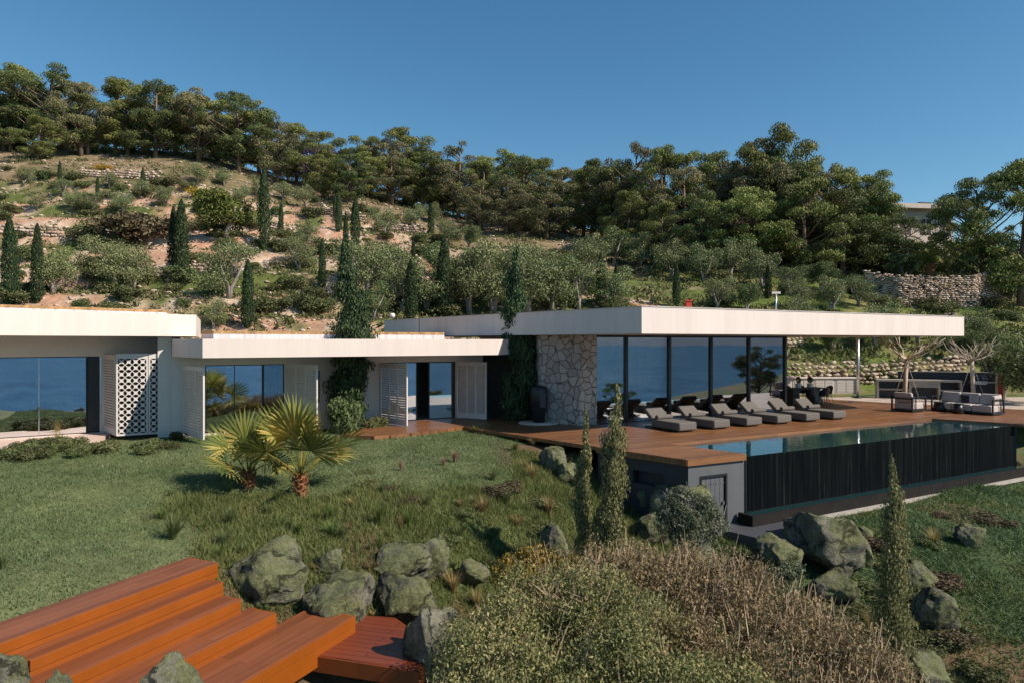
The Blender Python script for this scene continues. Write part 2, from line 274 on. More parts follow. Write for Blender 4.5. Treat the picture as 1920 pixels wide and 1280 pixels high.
# ------------------------------------------------------------------ mesh helpers
ORG = {}
def link(ob, parent=None):
    COL.objects.link(ob)
    if parent is not None: ob.parent = parent
    return ob
def tag(o, label=None, cat=None, group=None, kind=None):
    if label: o['label'] = label
    if cat: o['category'] = cat
    if group: o['group'] = group
    if kind: o['kind'] = kind
    return o
def empty(name, loc, label=None, cat=None, group=None, rz=0.0):
    o = bpy.data.objects.new(name, None); o.location = loc; o.rotation_euler = (0, 0, rz); o.empty_display_size = 0.2
    ORG[o.name] = Vector(loc); link(o); return tag(o, label, cat, group)
class Fr:                                  # a frame on the ground plan: s along, d away, z up
    def __init__(s, ox, oy, ang): s.o = (ox, oy); s.c = cos(ang); s.n = sin(ang); s.a = ang
    def pt(f, s, d, z=0): return (f.o[0]+s*f.c-d*f.n, f.o[1]+s*f.n+d*f.c, z)
    def s(f, px, d=0):                     # where the view ray of column px meets the line d
        k = (px-960)/FPX; ox = f.o[0]-d*f.n; oy = f.o[1]+d*f.c
        return (k*oy-ox)/(f.c-k*f.n)
WF = Fr(0, 0, 0)
class MB:
    def __init__(s): s.v = []; s.f = []; s.sm = []
    def add(s, V, F, smooth=False):
        b = len(s.v); s.v += [tuple(p) for p in V]; s.f += [tuple(b+i for i in f) for f in F]; s.sm += [smooth]*len(F); return s
    def fbox(s, F, s0, s1, d0, d1, z0, z1):
        V = [F.pt(a, b, c) for c in (z0, z1) for (a, b) in ((s0, d0), (s1, d0), (s1, d1), (s0, d1))]
        return s.add(V, [(3, 2, 1, 0), (4, 5, 6, 7), (0, 1, 5, 4), (1, 2, 6, 5), (2, 3, 7, 6), (3, 0, 4, 7)])
    def box(s, x0, x1, y0, y1, z0, z1): return s.fbox(WF, x0, x1, y0, y1, z0, z1)
    def prism(s, poly, z0, z1, top=None):
        n = len(poly); t = top or poly
        V = [(p[0], p[1], z0) for p in poly]+[(p[0], p[1], z1) for p in t]
        F = [tuple(reversed(range(n))), tuple(range(n, 2*n))]+[(i, (i+1) % n, n+(i+1) % n, n+i) for i in range(n)]
        return s.add(V, F)
    def beam(s, p0, p1, w, h):             # box bar between two points
        p0 = Vector(p0); p1 = Vector(p1); d = (p1-p0).normalized(); up = Vector((0, 0, 1))
        if abs(d.z) > 0.95: up = Vector((0, 1, 0))
        a = d.cross(up).normalized()*w/2; b = a.cross(d).normalized()*h/2
        V = [p+q for p in (p0, p1) for q in (-a-b, a-b, a+b, -a+b)]
        return s.add(V, [(3, 2, 1, 0), (4, 5, 6, 7), (0, 1, 5, 4), (1, 2, 6, 5), (2, 3, 7, 6), (3, 0, 4, 7)])
    def tube(s, pts, rad, n=8, cap=True):
        V = []; F = []; k = len(pts); pts = [Vector(p) for p in pts]
        if not hasattr(rad, '__len__'): rad = [rad]*k
        for i, p in enumerate(pts):
            d = (pts[min(i+1, k-1)]-pts[max(i-1, 0)]).normalized(); up = Vector((0, 0, 1)) if abs(d.z) < 0.9 else Vector((1, 0, 0))
            a = d.cross(up).normalized(); b = d.cross(a)
            for j in range(n):
                t = 2*pi*j/n; V.append(p+(a*cos(t)+b*sin(t))*rad[i])
        for i in range(k-1):
            for j in range(n): F.append((i*n+j, i*n+(j+1) % n, (i+1)*n+(j+1) % n, (i+1)*n+j))
        s.add(V, F, True)
        if cap: s.add([], []); b0 = len(s.v)-len(V); s.f += [tuple(b0+j for j in reversed(range(n))), tuple(b0+(k-1)*n+j for j in range(n))]; s.sm += [False, False]
        return s
    def lathe(s, prof, c=(0, 0, 0), n=20):
        V = []; F = []
        for (r, z) in prof:
            for j in range(n): V.append((c[0]+r*cos(2*pi*j/n), c[1]+r*sin(2*pi*j/n), c[2]+z))
        for i in range(len(prof)-1):
            for j in range(n): F.append((i*n+j, i*n+(j+1) % n, (i+1)*n+(j+1) % n, (i+1)*n+j))
        F.append(tuple(reversed(range(n)))); F.append(tuple((len(prof)-1)*n+j for j in range(n)))
        return s.add(V, F, True)
    def build(s, name, mat, parent=None, bevel=0, loc=None):
        o0 = Vector((0, 0, 0)) if parent is None else ORG.get(parent.name, Vector((0, 0, 0)))
        if loc is not None: o0 = Vector(loc)
        me = bpy.data.meshes.new(name); me.from_pydata([(p[0]-o0[0], p[1]-o0[1], p[2]-o0[2]) for p in s.v], [], s.f)
        me.polygons.foreach_set('use_smooth', s.sm); me.update()
        me.materials.append(M[mat]); ob = bpy.data.objects.new(name, me)
        if loc is not None: ob.location = loc
        ORG[ob.name] = o0; link(ob, parent)
        if bevel:
            b = ob.modifiers.new('bevel', 'BEVEL'); b.width = bevel; b.segments = 3; b.limit_method = 'ANGLE'; b.angle_limit = radians(50)
            me.polygons.foreach_set('use_smooth', [True]*len(me.polygons))
            wn = ob.modifiers.new('normals', 'WEIGHTED_NORMAL'); wn.keep_sharp = False
        return ob
def np_mesh(name, V, Q):                   # V (n,3), Q (m,k) faces of equal size
    me = bpy.data.meshes.new(name); k = Q.shape[1]
    me.vertices.add(len(V)); me.vertices.foreach_set('co', np.asarray(V, np.float32).ravel())
    me.loops.add(Q.size); me.loops.foreach_set('vertex_index', np.asarray(Q, np.int32).ravel())
    me.polygons.add(len(Q)); me.polygons.foreach_set('loop_start', np.arange(0, Q.size, k, dtype=np.int32))
    me.update(calc_edges=True); return me
def leafverts(P, D, Nn, Ls, Ws):
    D = D/np.linalg.norm(D, axis=1, keepdims=True); S = np.cross(Nn, D); S /= np.linalg.norm(S, axis=1, keepdims=True)+1e-9
    L2 = (Ls/2)[:, None]; W2 = (Ws/2)[:, None]
    V = np.stack([P-D*L2, P+S*W2, P+D*L2, P-S*W2], 1).reshape(-1, 3)
    return V, np.arange(len(V), dtype=np.int32).reshape(-1, 4)
def leafmesh(name, P, D, Nn, Ls, Ws, mat):
    V, Q = leafverts(P, D, Nn, Ls, Ws); me = np_mesh(name, V, Q); me.materials.append(M[mat]); return me
def unit(rng, n):
    v = rng.normal(size=(n, 3)); return v/np.linalg.norm(v, axis=1, keepdims=True)
def lobes_cloud(rng, lobes, n, size, asp=0.5, upbias=0.25, shell=0.35, jitter=0.9):
    """leaves spread through ellipsoid lobes: (cx,cy,cz,rx,ry,rz)"""
    lb = np.array(lobes, float); wgt = (lb[:, 3]*lb[:, 4]+lb[:, 3]*lb[:, 5]); wgt = wgt/wgt.sum()
    idx = rng.choice(len(lb), n, p=wgt); u = unit(rng, n)
    u[:, 2] = np.where(rng.random(n) < upbias, np.abs(u[:, 2]), u[:, 2])
    rr = 1-shell*rng.random(n)**1.5+rng.normal(size=n)*0.05
    P = lb[idx, :3]+u*lb[idx, 3:6]*rr[:, None]
    Nn = u+unit(rng, n)*jitter; Nn /= np.linalg.norm(Nn, axis=1, keepdims=True)
    D = np.cross(Nn, unit(rng, n)); D[:, 2] += 0.2
    Ls = size*(0.6+0.8*rng.random(n)); return P, D, Nn, Ls, Ls*asp
def vhash(i, j, s):
    h = (i*374761393+j*668265263+s*1442695) & 0x7fffffff; h = (h ^ (h >> 13))*1274126177 & 0x7fffffff
    return ((h ^ (h >> 16)) & 0xffff)/65535.0
def vnoise(x, y, sc, seed=0):
    x = np.asarray(x)*sc+1000.0; y = np.asarray(y)*sc+1000.0; i = np.floor(x).astype(np.int64); j = np.floor(y).astype(np.int64)
    fx = x-i; fy = y-j; fx = fx*fx*(3-2*fx); fy = fy*fy*(3-2*fy)
    a = vhash(i, j, seed); b = vhash(i+1, j, seed); c = vhash(i, j+1, seed); d = vhash(i+1, j+1, seed)
    return (a*(1-fx)+b*fx)*(1-fy)+(c*(1-fx)+d*fx)*fy
def fbm(x, y, sc, seed=0, o=4):
    r = 0; a = 0.5; t = 0
    for k in range(o): r = r+a*vnoise(x, y, sc*2**k, seed+k*17); t += a; a *= 0.5
    return r/t
def inpoly(x, y, poly):
    x = np.asarray(x); y = np.asarray(y); c = np.zeros(x.shape, bool); n = len(poly)
    for i in range(n):
        x0, y0 = poly[i][:2]; x1, y1 = poly[(i+1) % n][:2]
        if y0 == y1: continue
        m = ((y0 > y) != (y1 > y)) & (x < (x1-x0)*(y-y0)/(y1-y0)+x0); c ^= m
    return c
def smooth(a, b, x): t = np.clip((x-a)/(b-a), 0, 1); return t*t*(3-2*t)
def P3(px, py, z):             # photo pixel on the level z -> ground plan
    Y = FPX*(CH-z)/(py-640.0); return ((px-960)/FPX*Y, Y, z)
def PY(px, py, Y): return ((px-960)/FPX*Y, Y, CH+(640-py)/FPX*Y)

# ------------------------------------------------------------------ plan of the place
FM = Fr(-10.26, 22.83, HA)     # middle wing glass line
FP = Fr(3.15, 25.19, HA)       # pavilion glass line
FL = Fr(-14.13, 22.76, radians(33.8))  # left wing glass line
FS = Fr(-12.70, 21.90, HA)     # pierced screens
U = Vector((cos(HA), sin(HA))); 
DECK = [(4.53, 17.67), (6.37, 18.62), (4.71, 20.44), (16.7, 27.14), (18.95, 25.25), (26.0, 29.2), (27.5, 31.5), (24.0, 29.9), (18.7, 34.2), (16.6, 36.6),
        (9.0, 34.0), (3.0, 28.6), (-2.3, 27.1), (-4.9, 25.8), (-5.6, 22.4), (-4.48, 22.06), (-3.32, 22.97), (-2.18, 24.2), (-1.74, 24.7), (-1.02, 23.66), (2.45, 19.85)]
POOL = [(6.4, 18.65), (18.95, 25.65), (16.7, 27.14), (4.71, 20.44)]
TERR = [(-19.5, 16.9), (-14.97, 19.96), (-12.95, 21.25), (-13.3, 22.6), (-14.3, 22.9), (-21, 18.2)]
e_ = (0.407, 0.914); n_ = (0.914, -0.407)
def SP(pp, ee): return (pp*n_[0]+ee*e_[0], pp*n_[1]+ee*e_[1])
STEPS = [(-9.72, -9.0, -0.60, 4.3, 8.31), (-9.05, -8.66, -0.80, 5.16, 8.10), (-8.71, -8.23, -1.00, 5.10, 8.05), (-8.28, -7.70, -1.20, 5.62, 8.25), (-7.75, -6.80, -1.40, 6.0, 9.06)]
PLAT = [(-2.99, 10.27), (-1.33, 9.77), (-1.25, 10.6), (-2.02, 11.64), (-2.75, 11.75)]

CP = [P3(*a) for a in [(-300, 850, -.14), (0, 842, -.12), (200, 835, -.12), (380, 832, -.12), (560, 822, -.13), (700, 822, -.13), (870, 801, -.12), (905, 810, -.16), (1000, 826, -.22), (1060, 848, -.4),
     (-300, 950, -.3), (0, 950, -.3), (300, 900, -.22), (500, 915, -.35), (700, 880, -.3), (900, 850, -.3), (0, 1050, -.45), (-300, 1050, -.45), (300, 1000, -.5), (350, 1045, -.62), (0, 1165, -.62), (-200, 1200, -.6),
     (600, 960, -.6), (800, 920, -.5), (950, 880, -.5), (850, 980, -.9), (650, 1040, -.95), (1000, 930, -.9), (1000, 990, -1.35), (800, 1060, -1.4), (900, 1100, -1.9), (1150, 960, -1.6), (1100, 890, -.9), (1180, 915, -1.25), (1270, 960, -1.75),
     (1420, 990, -1.88), (1480, 978, -1.92), (1650, 938, -1.95), (1900, 896, -1.95), (2100, 880, -2.0), (1900, 950, -2.05), (1600, 1030, -2.3), (1800, 1000, -2.25), (2100, 1000, -2.5), (1900, 1100, -2.8), (2150, 1200, -3.4), (1700, 1150, -3.0), (1900, 1280, -3.7),
     (1600, 1200, -3.3), (1400, 1100, -2.6), (1200, 1050, -2.2), (1000, 1150, -2.3), (900, 1230, -2.6), (1200, 1280, -3.4), (650, 1270, -2.1), (300, 1290, -1.75), (100, 1290, -1.4), (-100, 1300, -1.2), (520, 1170, -1.6), (720, 1150, -1.75)]]
CP += [(x, y, -.13) for x in (-24, -14, -6, 2, 10, 20, 30) for y in (29, 38)]+[(-24, 22, -.13), (4, 26, -.13), (26, 28.5, -1.0), (30, 24, -2.2), (14, 30, -.13)]
CP = np.array(CP)
def tps_fit(C):
    n = len(C); d2 = ((C[:, None, :2]-C[None, :, :2])**2).sum(2); K = 0.5*d2*np.log(d2+1e-9)+np.eye(n)*0.6
    Pm = np.c_[np.ones(n), C[:, :2]]; A = np.block([[K, Pm], [Pm.T, np.zeros((3, 3))]])
    return np.linalg.solve(A, np.r_[C[:, 2], 0, 0, 0])
TW = tps_fit(CP)
def tps(x, y):
    r = TW[-3]+TW[-2]*x+TW[-1]*y
    for (cx, cy, _), wt in zip(CP, TW[:-3]):
        d2 = (x-cx)**2+(y-cy)**2; r = r+wt*0.5*d2*np.log(d2+1e-9)
    return r
# hill: ground height table by view column and distance (photo rows of the bare ground)
HC = [-900, 0, 300, 600, 900, 1200, 1450, 1600, 1800, 1950, 2800]
HY = [38, 42, 43, 50, 58, 66, 78, 92, 110, 150, 240]
HP = {-900: [.0, .4, .6, 590, 520, 440, 370, 320, 270, 265, 300], 0: [.0, .5, .8, 572, 500, 430, 365, 315, 270, 280, 330], 300: [.0, .5, .8, 578, 510, 445, 375, 325, 283, 290, 340],
      600: [.0, .5, .8, 590, 530, 475, 420, 375, 345, 350, 380], 900: [.0, .4, .7, 600, 550, 505, 465, 430, 410, 410, 430], 1200: [.0, .3, .8, 612, 565, 530, 492, 455, 440, 440, 450],
      1450: [.0, .05, 1.2, 625, 572, 532, 490, 462, 450, 450, 460], 1600: [.0, .05, 1.4, 630, 575, 530, 485, 470, 465, 465, 470], 1800: [.0, .05, 1.3, 632, 582, 530, 482, 475, 472, 475, 480],
      1950: [.0, .05, 1.2, 635, 588, 540, 490, 480, 478, 478, 485], 2800: [.0, .0, .5, 635, 600, 560, 520, 500, 500, 500, 500]}
HZ = np.array([[v if v < 30 else CH+(640-v)/FPX*y for v, y in zip(HP[c], HY)] for c in HC])
def hill(x, y):
    yy = np.clip(y, 38, 239.9); px = np.clip(960+FPX*x/np.maximum(y, 38), -899, 2799)
    i = np.clip(np.searchsorted(HC, px, 'right')-1, 0, len(HC)-2); j = np.clip(np.searchsorted(HY, yy, 'right')-1, 0, len(HY)-2)
    hc = np.array(HC, float); hy = np.array(HY, float)
    u = (px-hc[i])/(hc[i+1]-hc[i]); u = u*u*(3-2*u); v = (yy-hy[j])/(hy[j+1]-hy[j])
    z = (HZ[i, j]*(1-u)+HZ[i+1, j]*u)*(1-v)+(HZ[i, j+1]*(1-u)+HZ[i+1, j+1]*u)*v
    # terraces on the left half of the slope
    st = 2.3; zz = z+0.8*fbm(x, y, 0.05, 5); f = zz/st-np.floor(zz/st); t = (np.floor(zz/st)+.35*f+.65*smooth(0.55, 0.97, f))*st-0.8*fbm(x, y, 0.05, 5)
    wt = smooth(46, 52, y)*(1-smooth(88, 100, y))*(1-smooth(1000, 1250, px))*0.8
    z = z*(1-wt)+t*wt
    return z+(fbm(x, y, 0.22, 3)-0.5)*0.7*smooth(43, 48, y)
def H(x, y):
    x = np.asarray(x, float); y = np.asarray(y, float)
    xc = np.clip(x, -26, 30); yc = np.clip(y, 7, 39)
    z = tps(xc, yc)
    z = np.where(yc > 20, np.minimum(z, -.1), np.minimum(z, -.05))
    z = z+(fbm(x, y, 0.8, 11)-0.5)*0.16*smooth(24, 17, y)
    front = -3.0-0.42*(7-y)+(fbm(x, y, 0.1, 8)-0.5)*3*smooth(0, -20, y)
    k = smooth(7.5, 4.0, y); z = z*(1-k)+np.minimum(front, z)*k
    z = np.where((y > 38), hill(x, y), z)
    # ground cut away under pool tank, deck edge, steps
    ins = inpoly(x, y, [(4.75, 18.0), (6.5, 18.95), (19.4, 26.1), (17.2, 28.2), (3.0, 21.2), (3.3, 19.6)])
    z = np.where(ins, -2.6, z)
    pp = x*n_[0]+y*n_[1]; ee = x*e_[0]+y*e_[1]
    for (a, b, zt, e0, e1) in STEPS:
        z = np.where((pp > a-0.02) & (pp < b+0.12) & (ee > e0-0.1) & (ee < e1+0.1), np.minimum(z, zt-0.30), z)
    z = np.where(inpoly(x, y, [(-3.1, 10.2), (-1.2, 9.6), (-1.1, 10.7), (-1.9, 11.8), (-2.8, 11.9)]), np.minimum(z, -2.0), z)
    pad = inpoly(x, y, [(5.2, 17.9), (6.2, 16.6), (8.9, 18.0), (8.2, 19.9)])
    z = np.where(pad, np.minimum(z, -1.95), z)
    return z
def Hs(x, y): return float(H(np.array([x]), np.array([y]))[0])
def hit(px, py, y0=7.5, y1=200):          # first ground point seen at a pixel of the photograph
    t = np.geomspace(y0, y1, 2600); x = (px-960)/FPX*t; zr = CH+(640-py)/FPX*t; z = H(x, t)
    k = np.argmax(z >= zr)
    if z[k] < zr[k]: k = len(t)-1
    return (x[k], t[k], z[k])

# ------------------------------------------------------------------ ground sheet
def axis(parts):
    a = []
    for (s, e, st) in parts: a += list(np.arange(s, e, st))
    return np.array(a)
gx = axis([(-420, -160, 20), (-160, -60, 2.0), (-60, -20, 0.5), (-20, 26, 0.16), (26, 60, 0.5), (60, 160, 2.0), (160, 421, 20)])
gy = axis([(-170, -20, 5), (-20, 6, 1), (6, 28, 0.14), (28, 44, 0.3), (44, 100, 0.36), (100, 160, 1.2), (160, 300, 10)])
GX, GY = np.meshgrid(gx, gy); X = GX.ravel(); Y = GY.ravel(); Z = H(X, Y)
nx = len(gx); ny = len(gy); ii = np.arange(nx*ny).reshape(ny, nx)
Q = np.stack([ii[:-1, :-1], ii[:-1, 1:], ii[1:, 1:], ii[1:, :-1]], -1).reshape(-1, 4)
me = np_mesh('ground', np.c_[X, Y, Z], Q); me.materials.append(M['ground'])
me.polygons.foreach_set('use_smooth', [True]*len(Q))
def zone(x, y):
    px = 960+FPX*x/np.maximum(y, 1); z = H(x, y); py = 640+(CH-z)*FPX/np.maximum(y, 1)
    def C(c): return np.array(c)[None, :]
    n1 = fbm(x, y, 0.30, 21); n2 = fbm(x, y, 0.09, 31); n3 = fbm(x, y, 0.7, 41)
    lawn = C((0.118, 0.135, 0.062)); mead = C((0.078, 0.098, 0.034)); soil = C((0.40, 0.235, 0.155)); pale = C((0.50, 0.38, 0.28)); grn = C((0.10, 0.12, 0.035)); dark = C((0.10, 0.085, 0.045)); brown = C((0.13, 0.085, 0.05))
    w = lambda a: a[:, None]
    base = lawn*(1-w(smooth(.45, .65, n1)))+C((0.125, 0.145, 0.06))*w(smooth(.45, .65, n1))
    md = smooth(0, 1, (py-(905+30*(n3-.5)*4))/25)*smooth(-60, 60, px-340-260*(fbm(x, y, .55, 43)-.5))
    md = np.where(px > 930, 1, md); base = base*(1-w(md))+(mead*(1-w(n3)*.0)+(brown-mead)*w(smooth(.5, .7, n3)))*w(md)
    sl_ = smooth(1330, 1500, px)*(y < 27); base = base*(1-w(sl_))+(C((0.055, 0.085, 0.035))+(brown-C((0.055, 0.085, 0.035)))*w(smooth(.52, .66, n1)))*w(sl_)
    hl = smooth(36, 42, y)
    h = soil*(1-w(smooth(.4, .62, n3)))+pale*w(smooth(.4, .62, n3))
    gm = smooth(.46, .60, n1*.6+n2*.4+.07*smooth(700, 1200, px)); h = h*(1-w(gm))+grn*w(gm)
    rt = smooth(1150, 1450, px); h = h*(1-w(rt))+(C((0.19, 0.17, 0.07))*(1-w(gm))+C((0.10, 0.135, 0.03))*w(gm))*w(rt)
    fo = smooth(78, 92, y)*.8+smooth(650, 800, px)*smooth(66, 76, y)*.6; fo = np.clip(fo, 0, .85); h = h*(1-w(fo))+(dark*(1-w(n3))+C((0.25, 0.18, 0.11))*w(n3))*w(fo)
    base = base*(1-w(hl))+h*w(hl)
    return base
zc = zone(X, Y); ca = me.color_attributes.new('zone', 'FLOAT_COLOR', 'POINT'); ca.data.foreach_set('color', np.c_[zc, np.ones(len(zc))].astype(np.float32).ravel())
g = bpy.data.objects.new('ground', me); link(g); tag(g, 'green and brown ground of garden, slope and terraced hill', None, None, 'structure')
# sea and far shore behind the camera (mirrored in the glass)
b = MB(); b.add([(-60000, -60000, -62), (60000, -60000, -62), (60000, 60000, -62), (-60000, 60000, -62)], [(0, 1, 2, 3)])
tag(b.build('sea', 'sea_water'), 'blue sea below the garden', None, None, 'structure')
rng = np.random.default_rng(3)
ang = np.radians(np.linspace(84, 235, 160)); hgt = 150+700*(fbm(ang*12000, ang*0, 0.00042, 7, 5))**2+160*fbm(ang*12000, ang*0, .002, 9)
V = []
for k, (rr_, f) in enumerate([(11000, 0), (12500, .45), (14500, 1), (19000, .3)]): V += [(rr_*sin(t_), rr_*cos(t_), -70+h_*f) for t_, h_ in zip(ang, hgt)]
V = np.array(V); I = np.arange(4*160).reshape(4, 160); Q = np.stack([I[:-1, :-1], I[:-1, 1:], I[1:, 1:], I[1:, :-1]], -1).reshape(-1, 4)
me = np_mesh('hills', V, Q[:, ::-1]); me.materials.append(M['far_hill']); tag(link(bpy.data.objects.new('hills', me)), 'hills across the bay with haze painted into their blue', None, None, 'structure')
# ================================================================== THE HOUSE
def pts_on(F, lst): return [F.pt(a, b)[:2] for a, b in lst]
# ---- deck
dk = empty('timber_deck', (4.5, 20.0, 0), 'broad brown timber deck around the pool and in front of the glass pavilion', 'deck')
MB().prism(DECK, -0.11, 0.0).build('decking', 'deck_wood', dk)
b = MB(); nD = len(DECK)
F_ = [(0, 1, 'front'), ]
def edge_strip(poly, i0, i1, z0, z1, out, th=0.03):
    b = MB()
    for i in range(i0, i1):
        p = Vector(poly[i % len(poly)]); q = Vector(poly[(i+1) % len(poly)]); d = (q-p).normalized(); n = Vector((d.y, -d.x))
        b.prism([p, q, q+n*out, p+n*out], z0, z1)
    return b
edge_strip(DECK, 0, 1, -0.17, -0.004, 0.03).build('edge_board', 'deck_wood', dk)
edge_strip(DECK, 20, 21, -0.17, -0.004, 0.03).build('edge_board', 'deck_wood', dk)
edge_strip(DECK, 15, 19, -0.17, -0.004, 0.03).build('edge_board', 'deck_wood', dk)
# ---- tank, plant room, trough
tk = empty('infinity_pool', (6.4, 18.65, -1.9), 'long black-walled infinity pool running beside the timber deck', 'pool')
A = Vector(POOL[0]); B = Vector(POOL[1]); nrm = Vector((sin(HA), -cos(HA)))
wl = [A, B, B-nrm*0.22, A-nrm*0.22]
MB().prism(wl, -2.3, -0.085).build('tank_wall', 'tank_wall', tk)
MB().prism([POOL[0], POOL[1], POOL[2], POOL[3]], -2.3, -1.6).build('pool_floor', 'pool_inside', tk)
b = MB()
for i, j in ((1, 2), (2, 3), (3, 0)):
    p = Vector(POOL[i]); q = Vector(POOL[j]); d = (q-p).normalized(); n = Vector((d.y, -d.x)); b.prism([p+n*0.02, q+n*0.02, q-n*0.12, p-n*0.12], -1.6, -0.112)
b.build('pool_lining', 'charcoal_wall', tk)
wt = MB().prism([POOL[0], POOL[1], POOL[2], POOL[3]], -0.10, -0.078).build('water_surface', 'pool_water', tk)
t0 = A+nrm*0.03-U*0.25; t1 = B+nrm*0.03+U*4
for nm, off, z0, z1, mt in (('trough_wall', 0.50, -1.95, -1.56, 'dark_trough'), ('trough_water', 0.36, -1.9, -1.63, 'pool_water')):
    if nm == 'trough_wall':
        b = MB(); b.prism([t0+nrm*.40+U*0.0, t1+nrm*.40, t1+nrm*off, t0+nrm*off+U*0.0], z0, z1); b.prism([t0-U*0.1, t0, t0+nrm*off, t0-U*0.1+nrm*off], z0, z1); b.build(nm, mt, tk)
    else: MB().prism([t0+nrm*0.01, t1+nrm*.01, t1+nrm*.395, t0+nrm*.395], -1.9, -1.62).build(nm, mt, tk)
b = MB(); t0b = t0+nrm*0.52
b.prism([t0b+U*2.5, t1+nrm*.52, t1+nrm*.62, t0b+nrm*.10+U*2.5], -1.97, -1.86); b.build('kerb', 'concrete', tk)
pr = empty('pool_plant_room', (4.6, 17.8, -1.9), 'dark grey plant room under the corner of the deck with a slatted metal door', 'plant room')
C0 = Vector((4.58, 17.74)); C1 = Vector((6.385, 18.68)); dd = (C1-C0).normalized(); FQ = Fr(C0.x, C0.y, atan2(dd.y, dd.x)); Lq = (C1-C0).length
a0 = FQ.s(1312); a1 = FQ.s(1363)
b = MB(); b.fbox(FQ, 0, a0, 0, .2, -2.2, -.172); b.fbox(FQ, a1, Lq-.01, 0, .2, -2.2, -.172); b.fbox(FQ, a0, a1, 0, .2, -.48, -.172); b.build('wall', 'concrete_dark', pr)
q = Vector((2.5, 19.88)); d2 = (q-C0).normalized(); FQ2 = Fr(C0.x, C0.y, atan2(d2.y, d2.x)); L2 = (q-C0).length
b = MB(); b.fbox(FQ2, 0.003, .75, -.2, 0, -2.2, -.175); b.fbox(FQ2, .75, 1.75, -.2, 0, -2.2, -.86); b.fbox(FQ2, .75, 1.75, -.2, 0, -.5, -.175); b.fbox(FQ2, 1.75, L2, -.2, 0, -2.2, -.175); b.fbox(FQ2, .75, 1.75, -.4, -.25, -.86, -.5)
b.build('side_wall', 'charcoal_wall', pr)  # shaded side: its shade is put into a darker material than the front
dr = MB(); k = 5
for i in range(k): dr.fbox(FQ, a0+.07+i*(a1-a0-.14)/k+.006, a0+.07+(i+1)*(a1-a0-.14)/k-.006, .03, .06, -1.93, -.54)
dob = dr.build('door', 'concrete_dark', pr)
b = MB(); b.fbox(FQ, a0, a0+.06, -.02, .08, -1.95, -.48); b.fbox(FQ, a1-.06, a1, -.02, .08, -1.95, -.48); b.fbox(FQ, a0+.06, a1-.06, -.02, .08, -.54, -.48); b.build('door_frame', 'dark_metal', dob)
b = MB()
for i in range(10): b.fbox(FQ, a0+.09+i*(a1-a0-.2)/9, a0+.12+i*(a1-a0-.2)/9, .02, .029, -.75, -.70)
b.fbox(FQ, a1-.16, a1-.12, -.03, .02, -1.3, -1.22); b.build('handle', 'steel', dob)
pd = MB().prism([(5.3, 17.95), (6.35, 16.75), (8.5, 17.9), (7.9, 18.9), (6.6, 18.2), (6.2, 18.6)], -2.1, -1.84).build('paved_pad', 'tile_grey')
tag(pd, 'dark grey paved pad at the foot of the plant room door', 'paving')

# ---- gravel patio and terrace
gp = [(16.6, 36.4), (18.6, 34.0), (24.0, 29.8), (27.5, 30.5), (34, 34), (32, 42), (10, 43), (9, 36)]
tag(MB().prism(gp, -.25, -0.035).build('gravel_patio', 'gravel'), 'pale pebble gravel between deck and outdoor kitchen', None, None, 'structure')
tag(MB().prism(TERR, -.2, 0.0).build('terrace', 'paving'), 'pinkish stone paving in front of the left wing', None, None, 'structure')

# ---- shutters
def shutter(parent, p0, p1, z0, z1, tint='white_paint', cols=3):
    """a louvred leaf from hinge p0 to free edge p1"""
    p0 = Vector(p0); p1 = Vector(p1); d = p1-p0; Lw = d.length; F = Fr(p0.x, p0.y, atan2(d.y, d.x)); t = 0.05
    b = MB(); st = .08
    b.fbox(F, 0, st, -t/2, t/2, z0, z1); b.fbox(F, Lw-st, Lw, -t/2, t/2, z0, z1)
    b.fbox(F, st, Lw-st, -t/2, t/2, z0, z0+.22); b.fbox(F, st, Lw-st, -t/2, t/2, z1-.12, z1)
    for i in range(1, cols): x = st+(Lw-2*st)*i/cols; b.fbox(F, x-.03, x+.03, -t/2+.002, t/2-.002, z0+.22, z1-.12)
    fr = b.build('shutter', tint, parent)
    l = MB(); n = int((z1-z0-.34)/.085)
    for i in range(n):
        z = z0+.22+(i+.5)*(z1-z0-.34)/n
        for k in range(cols):
            x0 = st+(Lw-2*st)*k/cols+.031; x1 = st+(Lw-2*st)*(k+1)/cols-.031
            V = [F.pt(x0, -.018, z+.034), F.pt(x1, -.018, z+.034), F.pt(x1, .018, z-.034), F.pt(x0, .018, z-.034)]
            V += [F.pt(x0, -.010, z+.040), F.pt(x1, -.010, z+.040), F.pt(x1, .026, z-.028), F.pt(x0, .026, z-.028)]
            l.add(V, [(3, 2, 1, 0), (4, 5, 6, 7), (0, 1, 5, 4), (1, 2, 6, 5), (2, 3, 7, 6), (3, 0, 4, 7)])
    l.build('louvres', tint, fr); return fr

# ---- middle wing
mw = empty('middle_wing', (-6, 25, 0), 'low white house wing with louvred shutters, between the screened wing and the stone wall', 'house')
M0 = (-9.31, 20.54); M1 = (-0.533, 25.45); M2 = (.235, 27.14); MBk = [(-2.3, 33.0), (-13.5, 28.5), (-11.06, 22.2)]
zb, zt = 2.557, 3.13
rp = [M0, M1, M2]+MBk
rf = MB().prism([M0, (-.53, 25.45), M2]+MBk, zb, zt, [M0, (-.45, 25.49), M2]+MBk).build('roof', 'white_render', mw)
ins = [(-9.75, 22.3), (-2.6, 26.2), (-3.4, 31.5), (-12.3, 28.2), (-10.6, 23.3)]
MB().prism(ins, zt+.003, zt+.16).build('roof_upstand', 'upstand', rf)
b = MB(); b.prism([(p[0], p[1]) for p in ins], zt+.16, zt+.26); b.build('green_roof', 'sedum', rf)
s1 = FM.s(492); s2 = FM.s(533); s3 = FM.s(713); s4 = FM.s(853); s5 = s4+1.25; sw0 = FM.s(586); sw1 = FM.s(600)
b = MB()
